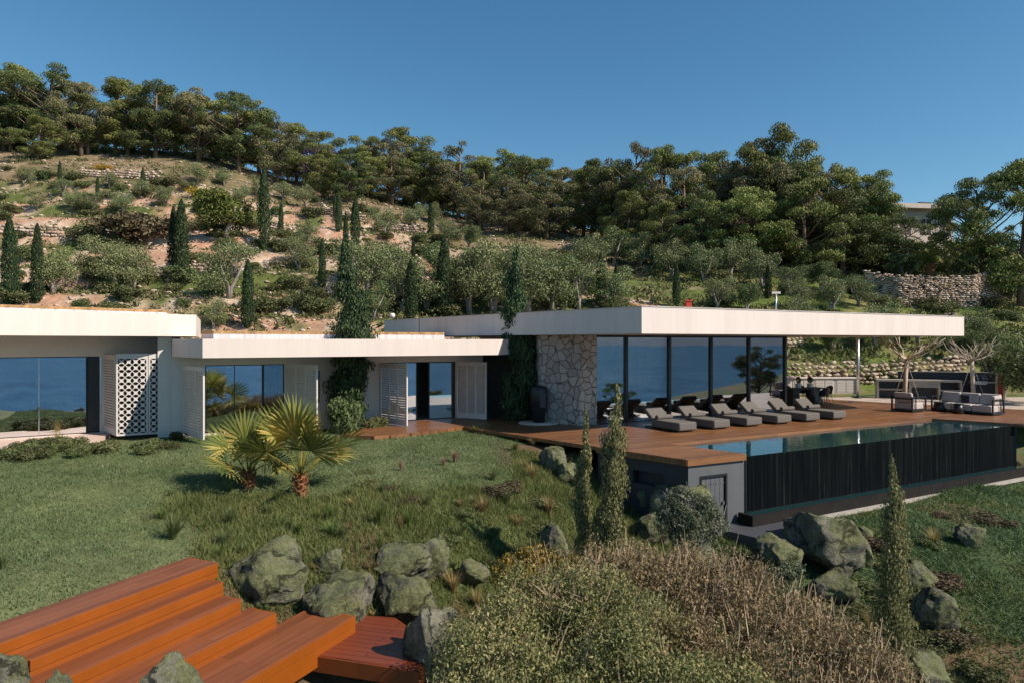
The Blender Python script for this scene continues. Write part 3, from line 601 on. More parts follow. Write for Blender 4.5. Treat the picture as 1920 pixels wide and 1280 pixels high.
b.fbox(FM, -1.0, 0.0, 0, .3, -.1, zb); b.fbox(FM, s2, sw0, 0, .3, -.1, zb); b.fbox(FM, sw1, s3, 0, .3, -.1, zb); b.fbox(FM, s4+.05, s5, 0, .3, -.1, zb)
b.fbox(FM, sw0, sw1, 0, .3, -.1, .85); b.fbox(FM, sw0, sw1, 0, .3, 2.0, zb); b.fbox(FM, 0, s2, 0, .3, 2.26, zb); b.fbox(FM, s3, s4+.05, 0, .3, 2.26, zb)
b.build('wall', 'wall_render', mw)
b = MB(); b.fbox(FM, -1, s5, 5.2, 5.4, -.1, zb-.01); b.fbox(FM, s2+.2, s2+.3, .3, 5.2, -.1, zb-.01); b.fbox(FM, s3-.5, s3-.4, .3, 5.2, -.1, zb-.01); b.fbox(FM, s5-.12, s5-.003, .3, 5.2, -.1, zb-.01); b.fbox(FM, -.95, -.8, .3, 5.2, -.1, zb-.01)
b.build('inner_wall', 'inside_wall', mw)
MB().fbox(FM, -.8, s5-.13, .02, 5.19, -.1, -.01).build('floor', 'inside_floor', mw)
def window(parent, F, s0, s1, z0, z1, gm, n=1, d=.06, fw=.05, fm='dark_metal'):
    b = MB(); b.fbox(F, s0, s0+fw, d-.03, d+.05, z0, z1); b.fbox(F, s1-fw, s1, d-.03, d+.05, z0, z1); b.fbox(F, s0+fw, s1-fw, d-.03, d+.05, z1-fw, z1); b.fbox(F, s0+fw, s1-fw, d-.03, d+.05, z0, z0+.03)
    for i in range(1, n): x = s0+(s1-s0)*i/n; b.fbox(F, x-.012, x+.012, d-.02, d+.04, z0+.03, z1-fw)
    w_ = b.build('window', fm, parent)
    for i in range(n): x0 = s0+(s1-s0)*i/n+(fw if i == 0 else .013); x1 = s0+(s1-s0)*(i+1)/n-(fw if i == n-1 else .013); MB().fbox(F, x0, x1, d, d+.012, z0+.03, z1-fw).build('pane', gm, w_)
    return w_
window(mw, FM, 0.0, s1+.02, 0.0, 2.26, 'glass_mirror', 2, fw=.03)
cu = MB(); 
def drape(F, s0, s1, d, z0, z1, amp=.05, wl=.18):
    n = max(6, int((s1-s0)/wl*8)); V = []; 
    for z in (z0, z1): V += [F.pt(s0+(s1-s0)*i/n, d+amp*sin(2*pi*(s1-s0)*i/n/wl), z) for i in range(n+1)]
    for z in (z0, z1): V += [F.pt(s0+(s1-s0)*i/n, d+.015+amp*sin(2*pi*(s1-s0)*i/n/wl), z) for i in range(n+1)]
    k = n+1; Fc = [(i, i+1, k+i+1, k+i) for i in range(n)]+[(2*k+i+1, 2*k+i, 3*k+i, 3*k+i+1) for i in range(n)]
    return MB().add(V, Fc, True)
window(mw, FM, s1+.03, s2, 0.0, 2.26, 'glass_door', 1, fw=.03)
drape(FM, s1-.1, s2-.02, .25, 0, 2.24).build('curtain', 'curtain', mw)
window(mw, FM, sw0, sw1, .85, 2.0, 'glass_door', 1, d=.12, fw=.03)
sd0 = FM.s(783)
window(mw, FM, s3+.02, sd0, 0.0, 2.26, 'glass_mirror', 1, fw=.04)
window(mw, FM, sd0+.5, s4+.05, 0.0, 2.26, 'glass_door', 1, d=.14, fw=.05)
shutter(mw, (-10.85, 22.50), (-9.50, 21.05), 0.03, 2.26)
h2 = FM.pt(s2+.02, -.04); shutter(mw, h2[:2], (-6.55, 22.95), 0.03, 2.26)
shutter(mw, (-4.98, 25.72), (-3.76, 24.50), 0.03, 2.25)
shutter(mw, (-2.20, 27.22), (-.99, 26.50), 0.03, 2.25)
b = MB(); b.prism([(-1.2, 28.3), (-.1, 27.75), (-.1, 27.85), (-1.2, 28.4)], -.1, 2.5); b.build('passage_shade_sheet', 'dark_inside', mw)  # dark sheet standing in for the shade of the passage
# bed and chair seen through the open door
q = FM.pt(s3+1.2, 3.2)
bd = empty('bed', (q[0], q[1], 0), 'bed with pale blue cover behind the open glass door', 'bed')
F2 = Fr(q[0], q[1], HA); MB().fbox(F2, -.8, .8, -1, 1, .12, .35).build('frame', 'dark_metal', bd, .02); MB().fbox(F2, -.8, .8, -1, 1, .355, .6).build('mattress', 'fabric_pale', bd, .06)
MB().fbox(F2, -.7, -.1, .4, .9, .62, .76).build('pillow', 'fabric_pale', bd, .05); MB().fbox(F2, .1, .7, .4, .9, .62, .76).build('pillow', 'fabric_pale', bd, .05)
# ---- left wing
lw = empty('left_wing', (-14, 22, 0), 'white house wing at the left edge with mirror-like glass and white pierced screens', 'house')
zb2, zt2 = 3.216, 3.93
LR = [(-21.0, 11.1), (-14.1, 18.8), (-10.55, 22.8), (-13.0, 28.5), (-24, 24)]
rf = MB().prism([(-18.0, 14.4)]+LR[1:], zb2, zt2).build('roof', 'white_render', lw)
li = [(-17.6, 16.2), (-14.3, 19.8), (-11.6, 22.9), (-13.5, 27.6), (-23, 23.5)]
MB().prism(li, zt2+.003, zt2+.08).build('roof_upstand', 'upstand', rf)
b = MB(); b.prism(li, zt2+.08, zt2+.17); b.build('green_roof', 'sedum', rf)
gL = FL.s(187); g0 = -9.0; gm = FL.s(163)
b = MB(); b.fbox(FL, g0, gL+2.45, 0, .3, 2.557, zb2); b.fbox(FL, gL+.04, gL+1.3, 0, .3, -.1, 2.556); b.build('wall', 'wall_render', lw)
b = MB(); b.fbox(FL, g0, gL+1, 4.6, 4.8, -.1, zb2-.01); b.fbox(FL, gL+.9, gL+1.0, .3, 4.6, -.1, zb2-.01); b.build('inner_wall', 'inside_wall', lw)
MB().fbox(FL, g0, gL+.9, .02, 4.6, -.1, 0.006).build('floor', 'inside_floor', lw)
wn = window(lw, FL, g0, gm, 0.0, 2.557, 'glass_mirror', 1, fw=.03)
MB().fbox(FL, FL.s(73)-.012, FL.s(73)+.012, .045, .085, 0.03, 2.527).build('glazing_joint', 'steel', wn)
MB().fbox(FL, gm+.02, gL, .10, .14, 0.0, 2.557).build('sliding_panel', 'dark_metal', lw)
MB().fbox(FL, gL, gL+.05, -.02, .12, 0, 2.557).build('door_frame', 'steel', lw)
# pierced screens
def star_panel(F, s0, s1, z0, z1, d, t=.035, cols=4):
    cw = (s1-s0-.10)/cols; rows = int((z1-z0-.22)/cw); b = MB(); ch = (z1-z0-.22)/rows; x0 = s0+.05
    b.fbox(F, s0, s0+.05, d, d+t, z0, z1); b.fbox(F, s1-.05, s1, d, d+t, z0, z1); b.fbox(F, s0+.05, s1-.05, d, d+t, z0, z0+.06); b.fbox(F, s0+.05, s1-.05, d, d+t, z1-.16, z1)
    n = 5; dep = .26; e = .07
    for r in range(rows):
        for c in range(cols):
            pts = []
            for (ax, ay, bx, by, nx_, ny_) in ((0, 0, 1, 0, 0, 1), (1, 0, 1, 1, -1, 0), (1, 1, 0, 1, 0, -1), (0, 1, 0, 0, 1, 0)):
                pts.append((ax, ay))
                for i in range(n+1):
                    u = e+(1-2*e)*i/n; k = dep*(1-(2*i/n-1)**2); pts.append((ax+(bx-ax)*u+nx_*k, ay+(by-ay)*u+ny_*k))
            V = []; 
            for dd_ in (d, d+t): V += [F.pt(x0+(c+.5)*cw, dd_, z0+.06+(r+.5)*ch)]+[F.pt(x0+(c+p[0])*cw, dd_, z0+.06+(r+p[1])*ch) for p in pts]
            m_ = len(pts)+1; Fc = [(0, 1+i, 1+(i+1) % (m_-1)) for i in range(m_-1)]+[(m_, m_+1+(i+1) % (m_-1), m_+1+i) for i in range(m_-1)]
            Fc += [(1+(i+1) % (m_-1), 1+i, m_+1+i, m_+1+(i+1) % (m_-1)) for i in range(m_-1)]
            b.add(V, Fc)
    return b
sc1 = FS.s(278)
star_panel(FS, 0, sc1-.008, 0.02, 2.66, 0).build('pierced_screen', 'white_paint', lw)
star_panel(FS, sc1+.008, 2*sc1, 0.02, 2.66, 0).build('pierced_screen', 'white_paint', lw)
MB().fbox(FS, .05, 1.75, .55, .6, -.1, 2.6).build('screen_shade_sheet', 'dark_inside', lw)  # dark sheet that paints the shade inside the screen box
b = MB(); b.fbox(FS, .0, 1.8, .04, .54, 2.62, 2.66); b.build('screen_cap', 'white_paint', lw)
shutter(lw, (-14.05, 23.35), (-12.72, 21.94), 0.03, 2.62, cols=1)
b = MB(); b.fbox(FM, -1.4, -1.0, .3, .5, -.1, 3.2); b.build('pier', 'wall_render', lw)
# ---- pavilion
pv = empty('pavilion', (6, 27, 0), 'glass walled pavilion with deep white roof slab and rough stone end wall', 'house')
C = (3.99, 21.0); R = (19.72, 29.78); Lp = (-6.55, 35.0)
z0p, z1p = 3.29, 4.115
b = MB(); bk = [(19.0, 39.0), (6.0, 41.0)]
b.prism([C, R]+bk+[Lp], z0p, z1p); rf = b.build('roof', 'white_render', pv)
ds = Vector((Lp[0]-C[0], Lp[1]-C[1])).normalized(); FR = Fr(C[0], C[1], atan2(ds.y, ds.x))
cx_ = sum(p[0] for p in (C, R, *bk, Lp))/5; cy_ = sum(p[1] for p in (C, R, *bk, Lp))/5
MB().prism([(cx_+(p[0]-cx_)*1.0022, cy_+(p[1]-cy_)*1.0022) for p in (C, R, *bk, Lp)], z1p+.001, z1p+.022).build('flashing', 'steel_dull', rf)
q = FR.s(786); b = MB(); b.fbox(FR, q-.03, q+.03, .003, -.006, z0p+.01, z1p); b.build('roof_joint', 'dark_metal', rf)
MB().prism([(4.2, 21.6), (19.1, 29.9), (18.5, 38.6), (6, 40.6), (-5.9, 34.9)], z1p+.024, z1p+.06).build('roof_gravel', 'gravel', rf)
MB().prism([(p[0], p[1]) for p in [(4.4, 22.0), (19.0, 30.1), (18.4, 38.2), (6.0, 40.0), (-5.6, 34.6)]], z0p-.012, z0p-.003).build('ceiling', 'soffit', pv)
S = (2.49, 24.82); W1 = (1.02, 25.95); W2 = (.78, 27.2); W3 = (-1.4, 29.4)
MB().prism([S, FP.pt(-.02, 0)[:2], FP.pt(.1, .5)[:2], (1.5, 26.6), (1.3, 27.5), (-.9, 29.7), W3, W2, W1], -.12, z0p-.013).build('stone_wall', 'flagstone', pv)
gp_ = [0.0]+[FP.s(x) for x in (1174, 1255, 1333, 1404, 1472)]; HG = z0p-.09
b = MB(); b.fbox(FP, 0, gp_[-1]+.06, -.05, .1, HG, z0p-.013); b.build('glass_head', 'dark_metal', pv)
for i in range(5):
    x0, x1 = gp_[i], gp_[i+1]
    MB().fbox(FP, x1-.06, x1+.06, -.05, .12, 0.003, HG).build('mullion', 'dark_metal', pv)
    MB().fbox(FP, x0+(.06 if i else 0), x1-.06, .02, .032, .03, HG).build('pane', 'glass_pane', pv)
b = MB(); b.fbox(FP, 0, gp_[-1], .0, .1, -.02, .028); b.build('glass_sill', 'dark_metal', pv)
e = gp_[-1]
for k in range(3):
    MB().fbox(FP, e-.012, e, .13+k*2, .13+k*2+1.9, .03, HG).build('pane', 'glass_pane', pv)
    MB().fbox(FP, e-.05, e+.03, 2.03+k*2, 2.12+k*2, 0.003, HG).build('mullion', 'dark_metal', pv)
MB().fbox(FP, 1.0, e-.06, .12, 6.1, -.1, .012).build('floor', 'inside_floor', pv)
for x in (1.0, 3.6, 6.2, 8.8): MB().fbox(FP, x-.04, x+.04, 6.02, 6.14, .012, HG).build('rear_post', 'dark_metal', pv)
for k in range(3): MB().fbox(FP, 1.05+k*2.6, 3.55+k*2.6, 6.06, 6.075, .012, HG).build('pane', 'glass_door', pv)
pp_ = (18.95, 37.4)
po = MB().tube([(pp_[0], pp_[1], -.05), (pp_[0], pp_[1], z0p-.013)], .085, 14).build('column', 'steel', pv)
MB().tube([(pp_[0], pp_[1], -.034), (pp_[0], pp_[1], .03)], .2, 14).build('base_plate', 'dark_metal', po)
# interior furniture
q = FP.pt(7.2, 2.6); t = empty('indoor_sofa', (q[0], q[1], .012), 'dark low sofa inside the glass pavilion', 'sofa'); F2 = Fr(q[0], q[1], HA)
MB().fbox(F2, -1.2, 1.2, -.45, .45, .05, .42).build('seat', 'fabric_dark', t, .05); MB().fbox(F2, -1.2, 1.2, .25, .5, .43, .8).build('backrest', 'fabric_dark', t, .05)
q = FP.pt(3.9, 3.0); t = empty('indoor_table', (q[0], q[1], .012), 'dark pedestal table inside the glass pavilion', 'table')
MB().lathe([(.5, .70), (.52, .72), (.5, .74)], q, 24).build('tabletop', 'dark_metal', t); MB().lathe([(.25, 0.013), (.05, .05), (.05, .70)], q, 12).build('pedestal', 'dark_metal', t)
# round stove / shower drum by the stone wall
q = P3(1010, 792, 0.02); t = empty('garden_stove', (q[0], q[1], 0), 'tall black metal drum stove against the rough stone wall', 'stove')
MB().lathe([(.24, .02), (.24, .42), (.33, .47), (.335, 1.28), (.30, 1.36), (.12, 1.42), (.02, 1.43)], (q[0], q[1], 0), 24).build('body', 'dark_metal', t)
F2 = Fr(q[0], q[1], radians(10)); MB().fbox(F2, -.02, .2, -.345, -.30, .62, 1.18).build('door', 'charcoal_wall', t)
MB().lathe([(.75, .0), (.78, .02), (.76, .045)], (q[0], q[1], 0.003), 26).build('hearth_slab', 'limestone_step', t)
# things on the pavilion roof
q = PY(1291, 575, 31); t = MB().box(q[0]-.12, q[0]+.12, 30.9, 31.15, z1p+.05, z1p+.75); t.box(q[0]-.16, q[0]+.16, 30.86, 31.19, z1p+.751, z1p+.80)
tag(t.build('vent_cap', 'red_paint'), 'small red box vent standing on the pavilion roof', 'roof vent')
q = PY(1455, 580, 36); t = empty('roof_mast', (q[0], q[1], z1p+.05), 'thin pale mast with crosshead on the pavilion roof', 'mast')
MB().tube([(q[0], q[1], z1p+.05), (q[0], q[1], 5.55)], .05, 10).build('pole', 'steel', t); MB().box(q[0]-.22, q[0]+.22, q[1]-.06, q[1]+.06, 5.55, 5.66).build('crosshead', 'white_paint', t)
q = PY(735, 606, 34.2); 
tag(MB().lathe([(.10, -.12), (.14, -.04), (.14, .05), (.08, .12)], (q[0]+.1, 33.7, z1p+.2), 12).build('camera_dome', 'white_paint'), 'small white dome lamp on the far end of the pavilion roof', 'lamp')

# ================================================================== TIMBER STEPS
sp_ = empty('garden_steps', (-4.9, 10, -1), 'broad flight of orange-brown timber steps descending between grey boulders', 'steps')
for i, (a, b_, z, e0, e1) in enumerate(STEPS):
    nxt = STEPS[i+1][2] if i < 4 else -1.70
    P_ = [SP(a, e0), SP(b_, e0), SP(b_, e1), SP(a, e1)]
    o_ = MB().prism([SP(a, e0), SP(b_-.045, e0), SP(b_-.045, e1), SP(a, e1)], z-.06, z).build('tread', 'step_wood', sp_, .006)
    MB().prism([SP(b_-.04, e0), SP(b_, e0), SP(b_, e1), SP(b_-.04, e1)], z-.135, z).build('riser_board', 'step_edge', o_, .006)
    MB().prism([SP(b_-.045, e0), SP(b_-.006, e0), SP(b_-.006, e1), SP(b_-.045, e1)], nxt-.04 if i < 4 else z-.42, z-.142).build('riser_board', 'step_edge', o_, .004)
    MB().prism([SP(a, e1), SP(b_-.045, e1), SP(b_-.045, e1+.04), SP(a, e1+.04)], z-.26, z-.004).build('end_board', 'step_edge', o_, .004)
    MB().prism([SP(a, e0-.04), SP(b_-.045, e0-.04), SP(b_-.045, e0), SP(a, e0)], z-.26, z-.004).build('end_board', 'step_edge', o_, .004)
pl = empty('boardwalk_platform', (-2.1, 10.6, -1.7), 'lowest wedge-shaped timber platform of grooved red-brown boards at the foot of the steps', 'platform')
MB().prism(PLAT, -1.72, -1.65).build('boards', 'platform_wood', pl, .005)
edge_strip(PLAT, 0, 4, -1.89, -1.66, .035).build('fascia', 'step_edge_red', pl)

# ================================================================== FURNITURE
def lounger():
    r = empty('sun_lounger', (0, 0, 0)); F = WF     # local: x across (0..0.78), y from foot (0) to head (1.95), origin at the foot corner
    b = MB(); b.box(0, .80, 0, 1.34, .05, .33); b.build('mattress', 'fabric_grey', r, .055)
    th = radians(38); b = MB()
    V = []
    for (yy, zz) in ((1.30, .13), (1.30+.74*cos(th), .13+.74*sin(th)), (1.30+.74*cos(th)-.17*sin(th), .13+.74*sin(th)+.17*cos(th)), (1.30-.12*sin(th), .13+.17*cos(th))):
        V += [(0, yy, zz), (.78, yy, zz)]
    b.add(V, [(0, 2, 3, 1), (2, 4, 5, 3), (4, 6, 7, 5), (6, 0, 1, 7), (0, 6, 4, 2), (1, 3, 5, 7)]); b.build('backrest', 'fabric_grey', r, .045)
    b = MB(); b.tube([(.05, 1.20, .405), (.75, 1.20, .405)], .085, 14); b.build('bolster', 'fabric_grey', r, .02)
    b = MB(); b.box(.05, .73, .1, 1.85, .035, .065); b.build('base_frame', 'dark_metal', r)
    for (x, y) in ((.1, .15), (.68, .15), (.1, 1.8), (.68, 1.8)): MB().box(x-.02, x+.02, y-.02, y+.02, 0, .036).build('foot', 'dark_metal', r)
    MB().beam((.39, 1.80, .06), (.39, 1.78, .42), .03, .03).build('prop', 'dark_metal', r)
    return r
def children(o): return [x for x in bpy.data.objects if x.parent == o]
def dup(o, loc, rz=0.0, sc=1.0, kids=None):
    c = o.copy(); COL.objects.link(c); c.location = loc; c.rotation_euler = (0, 0, rz)
    c.scale = (sc, sc, sc) if not hasattr(sc, '__len__') else sc
    for ch, gk in (kids if kids is not None else KIDS(o)):
        k = ch.copy(); COL.objects.link(k); k.parent = c
        for g_ in gk: gg = g_.copy(); COL.objects.link(gg); gg.parent = k
    return c
def KIDS(o): return [(ch, children(ch)) for ch in children(o)]
L0 = lounger(); kd = KIDS(L0)
lx = [P3(1274, 811, 0), P3(1563, 787, 0)]
ln = ['first in the row and nearest the pierced pool corner, left of all the others', 'second in the row, counted from the pool corner end', 'third in the row, counted from the pool corner end', 'fourth in the row, counted from the pool corner end', 'fifth in the row, next to the one by the dining table', 'last in the row, nearest the dining table']
ln[0] = 'nearest the stone wall, first of the row'
for i in range(6):
    f = i/5; loc = (lx[0][0]*(1-f)+lx[1][0]*f, lx[0][1]*(1-f)+lx[1][1]*f, 0.002); rz = HA+radians((0, .8, -.6, .5, -.8, .3)[i])
    o = L0 if i == 0 else dup(L0, loc, rz, kids=kd)
    if i == 0: o.location = loc; o.rotation_euler = (0, 0, rz)
    tag(o, 'grey cushioned sun lounger, '+ln[i], 'sun lounger', 'sun loungers in a row beside the pool')
# small side tables between the loungers
for i in (0, 2):
    f = (i+.72)/5; x = lx[0][0]*(1-f)+lx[1][0]*f-.488*1.2; y = lx[0][1]*(1-f)+lx[1][1]*f+.873*1.2
    t = empty('side_table', (x, y, .002), 'low dark side table between the %s loungers' % ('first and second' if i == 0 else 'third and fourth'), 'side table', 'side tables by the loungers')
    MB().lathe([(.2, .28), (.21, .295), (.2, .31)], (x, y, 0), 18).build('tabletop', 'dark_metal', t); MB().lathe([(.14, .003), (.03, .03), (.03, .28)], (x, y, 0), 12).build('pedestal', 'dark_metal', t)
# armchair and sofa on the deck, facing each other
def lounge_seat(name, F, W, D, nc, label, cat, mirror=1):
    """F origin front-left corner; s along the width, d towards the back"""
    q = F.pt(0, 0); r = empty(name, (q[0], q[1], .002), label, cat)
    MB().fbox(F, 0, W, 0, D, .04, .10).build('base_frame', 'dark_metal', r)
    for s0 in (0.0, W-.05):
        b = MB(); b.fbox(F, s0, s0+.05, .0, .06, .10, .62); b.fbox(F, s0, s0+.05, D-.06, D, .10, .62); b.fbox(F, s0, s0+.05, 0, D, .62, .67)
        for d_ in (D*.72,): b.fbox(F, s0+.01, s0+.04, d_-.02, d_+.02, .10, .62)
        b.build('arm_frame', 'dark_metal', r)
    MB().fbox(F, .05, W-.05, D-.05, D-.01, .55, .61).build('back_rail', 'dark_metal', r)
    w_ = (W-.14)/nc
    for i in range(nc):
        s0 = .07+i*w_
        MB().fbox(F, s0+.005, s0+w_-.005, .02, D-.12, .105, .40).build('seat_cushion', 'fabric_pale', r, .06)
        b = MB(); y0, y1 = D-.34, D-.16
        V = [F.pt(s0+.01, y0, .41), F.pt(s0+w_-.01, y0, .41), F.pt(s0+w_-.01, y1, .41), F.pt(s0+.01, y1, .41), F.pt(s0+.02, y0+.16, .84), F.pt(s0+w_-.02, y0+.16, .84), F.pt(s0+w_-.02, y1+.14, .84), F.pt(s0+.02, y1+.14, .84)]
        b.add(V, [(3, 2, 1, 0), (4, 5, 6, 7), (0, 1, 5, 4), (1, 2, 6, 5), (2, 3, 7, 6), (3, 0, 4, 7)]); b.build('back_cushion', 'fabric_pale', r, .05)
    return r
# sofa: width runs away from the camera, front faces left
sfo = P3(1862, 779, 0.002); F2 = Fr(sfo[0], sfo[1], HA+pi/2)       # s away-left, d towards -U (left); mirror by building with back at +U
class FrM(Fr):
    def pt(f, s, d, z=0): return (f.o[0]+s*f.c+d*f.n, f.o[1]+s*f.n-d*f.c, z)
F2 = FrM(sfo[0], sfo[1], HA+pi/2)
so_ = lounge_seat('outdoor_sofa', F2, 2.5, .92, 3, 'long pale cushioned outdoor sofa with black frame at the far right of the deck', 'sofa')
b = MB(); b.fbox(F2, .06, .22, .25, .86, .42, .80); b.build('arm_cushion', 'fabric_pale', so_, .06)
q = F2.pt(1.2, .3, .42); tag(MB().fbox(Fr(q[0], q[1], 1.9), -.2, .2, -.05, .07, .42, .78).build('cushion', 'fabric_dark', None, .04), 'small navy cushion leaning on the pale sofa', 'cushion')
aco = P3(1733, 771, 0.002); F3 = Fr(aco[0]+.16, aco[1]+.1, HA+pi/2)
ar = lounge_seat('outdoor_armchair', F3, .95, 1.05, 1, 'single pale cushioned armchair with black frame facing the sofa', 'armchair')
q = F3.pt(.45, .62, 0); tag(MB().fbox(Fr(q[0], q[1], HA+pi/2), -.2, .15, -.06, .06, .41, .62).build('cushion', 'fabric_dark', None, .04), 'small dark cushion on the seat of the pale armchair', 'cushion')
def drum_table(px, py, r0, r1, h, label):
    q = P3(px, py, 0); t = empty('coffee_table', (q[0], q[1], .002), label, 'coffee table')
    MB().lathe([(r0, .003), (r1, h-.03)], (q[0], q[1], 0), 24).build('pedestal', 'dark_metal', t); MB().lathe([(r1+.03, h-.029), (r1+.04, h-.015), (r1+.03, h)], (q[0], q[1], 0), 28).build('tabletop', 'charcoal_wall', t)
drum_table(1765, 770, .36, .24, .40, 'low wide dark drum coffee table between armchair and sofa')
drum_table(1797, 775, .20, .16, .44, 'narrow taller dark drum coffee table close to the sofa')
# dining set
q = P3(1490, 756, 0); q1 = P3(1545, 753, 0); dd = Vector((q1[0]-q[0], q1[1]-q[1])).normalized(); FD = Fr(q[0], q[1], atan2(dd.y, dd.x)*.5+HA*.3)
t = empty('dining_table', (q[0], q[1], .002), 'long black dining table under the roof, behind the loungers', 'table')
MB().fbox(FD, -.55, 1.75, -.45, .45, .72, .76).build('tabletop', 'charcoal_wall', t, .01)
for s_ in (-.15, 1.25):
    b = MB(); V = [FD.pt(s_-.26, -.3, .003), FD.pt(s_+.26, -.3, .003), FD.pt(s_+.26, .3, .003), FD.pt(s_-.26, .3, .003), FD.pt(s_-.18, -.22, .719), FD.pt(s_+.18, -.22, .719), FD.pt(s_+.18, .22, .719), FD.pt(s_-.18, .22, .719)]
    b.add(V, [(3, 2, 1, 0), (4, 5, 6, 7), (0, 1, 5, 4), (1, 2, 6, 5), (2, 3, 7, 6), (3, 0, 4, 7)]); b.build('pedestal', 'dark_metal', t)
def chair():
    r = empty('dining_chair', (0, 0, 0)); V = []; Fc = []; nu, nv = 12, 7
    for j in range(nv):
        for i in range(nu+1):
            a = pi*(.0+1.0*i/nu); f = j/(nv-1)
            hgt = .44+.40*f*(0.35+.65*sin(a)**1.2); rr = .24+.05*f
            V.append((rr*cos(a)*1.0, .05+rr*.95*sin(a)-.0, hgt))
    for j in range(nv-1):
        for i in range(nu): k = j*(nu+1)+i; Fc.append((k, k+1, k+nu+2, k+nu+1))
    n0 = len(V); V2 = [(x*.93, y*.93, z) for x, y, z in V]; b = MB(); b.add(V, Fc, True); b.add(V2, [tuple(reversed(f)) for f in Fc], True); b.build('backrest', 'dark_metal', r)
    b = MB(); b.lathe([(.22, .42), (.245, .45), (.22, .475)], (0, .03, 0), 18); b.build('seat', 'dark_metal', r)
    for x in (-1, 1):
        for y in (-1, 1): MB().tube([(x*.12, .03+y*.12, .43), (x*.22, .03+y*.22, 0)], [.016, .011], 6).build('leg', 'dark_metal', r)
    return r
CHAIRS = [(FD.pt(2.05, 0.0), HA*.8-pi/2, 'at the near end of the black dining table, right of it'), (FD.pt(1.1, -.72), HA*.4+pi, 'in front of the black dining table, right one of the pair'),
          (FD.pt(.2, -.75), HA*.4+pi+.1, 'in front of the black dining table, left one of the pair'), (FD.pt(-.95, .0), HA*.4+pi/2, 'at the glass end of the black dining table'),
          (FD.pt(.4, .75), HA*.4, 'behind the black dining table, near its left planter'), (FD.pt(1.3, .75), HA*.4, 'behind the black dining table, near its right planter')]
c0 = chair(); kd = KIDS(c0)
for i, (q, rz, lab) in enumerate(CHAIRS):
    loc = (q[0], q[1], .002); o = c0 if i == 0 else dup(c0, loc, rz, kids=kd)
    if i == 0: o.location = loc; o.rotation_euler = (0, 0, rz)
    tag(o, 'dark tub chair '+lab, 'chair', 'dark tub chairs round the dining table')
rng = np.random.default_rng(77)
for s_, nm in ((.25, 'left'), (1.0, 'right')):
    q = FD.pt(s_, .02); t = empty('potted_plant', (q[0], q[1], .762), 'white pot with a small dark plant, the %s one on the dining table' % nm, 'potted plant', 'potted plants on the dining table')
    MB().lathe([(.10, .762), (.14, .80), (.145, .97), (.12, .98)], (q[0], q[1], 0), 16).build('pot', 'pot_white', t)
    P, D, Nn, Ls, Ws = lobes_cloud(rng, [(0, 0, .38, .13, .13, .16)], 160, .10); mm_ = leafmesh('foliage', P, D, Nn, Ls, Ws, 'laurel_leaf'); o = bpy.data.objects.new('foliage', mm_); link(o, t)
# white storage cabinet wall, kitchen, barbecue
t = empty('storage_cabinet', (17, 39.8, 0), 'long low white panelled cabinet wall behind the dining table', 'cabinet')
b = MB(); b.box(12.5, 20.1, 39.85, 40.3, -.1, .90); b.build('body', 'white_render', t)
MB().box(12.45, 20.2, 39.74, 40.35, .903, .97).build('worktop', 'white_render', t)
for i in range(6):
    x0 = 12.65+i*1.24; bb = MB(); bb.box(x0+.02, x0+1.2, 39.81, 39.848, .02, .86); d_ = bb.build('door', 'white_paint', t)
    l = MB()
    for k in range(8): l.box(x0+.1, x0+.58, 39.79, 39.809, .10+k*.09, .165+k*.09); l.box(x0+.64, x0+1.12, 39.79, 39.809, .10+k*.09, .165+k*.09)
    l.build('slats', 'white_paint', d_)
MB().box(20.1, 20.22, 39.70, 40.3, -.1, .972).build('end_post', 'white_render', t)
t = empty('kitchen_wall', (23.5, 37, 0), 'dark blue-grey freestanding wall behind the outdoor kitchen', 'wall')
F5 = Fr(21.6, 38.2, atan2(-1.9, 4.0)); MB().fbox(F5, 0, 4.5, 0, .25, -.1, 1.38).build('panel', 'charcoal_wall', t); MB().fbox(F5, 4.5, 4.62, -.05, .3, -.1, 1.40).build('end_trim', 'bark_pale', t); MB().fbox(F5, 4.62, 4.85, 0, .3, -.1, 1.36).build('rusty_end', 'rust', t)
MB().fbox(F5, -.02, 4.49, -.02, .27, 1.382, 1.41).build('coping', 'concrete', t)
t = empty('outdoor_kitchen', (21.5, 36.6, 0), 'concrete outdoor kitchen counter with open shelves', 'kitchen counter')
F6 = Fr(20.05, 37.6, atan2(-1.6, 4.2))
b = MB(); b.fbox(F6, 0, 4.0, -.35, .35, .90, 1.0); b.build('worktop', 'concrete', t)
for s_ in (0, 1.55, 2.9, 3.9): MB().fbox(F6, s_, s_+.1, -.33, .33, -.08, .897).build('side_panel', 'concrete', t)
MB().fbox(F6, .1, 1.55, -.3, .3, .42, .50).build('shelf', 'concrete', t); MB().fbox(F6, 3.0, 3.9, -.3, .3, .42, .50).build('shelf', 'concrete', t)
MB().fbox(F6, .1, 3.9, .30, .33, -.08, .897).build('back_panel', 'concrete_dark', t); MB().fbox(F6, 1.65, 2.9, -.32, -.28, .60, .897).build('front_panel', 'concrete', t)
q = F6.pt(4.75, .0); F7 = Fr(q[0], q[1], atan2(-1.6, 4.2))
t = empty('barbecue', (q[0], q[1], -.03), 'steel and black gas barbecue at the end of the concrete counter', 'barbecue')
b = MB(); b.fbox(F7, -.35, .35, -.28, .28, .82, 1.0); b.build('firebox', 'steel', t, .01)
V = [F7.pt(s_, d_, z_) for s_ in (-.37, .37) for (d_, z_) in ((-.3, 1.003), (-.26, 1.18), (-.05, 1.30), (.2, 1.26), (.3, 1.003))]
MB().add(V, [(0, 1, 2, 3, 4), (9, 8, 7, 6, 5)]+[(i, i+5, (i+1) % 5+5, (i+1) % 5) for i in range(5)]).build('lid', 'dark_metal', t, .02)
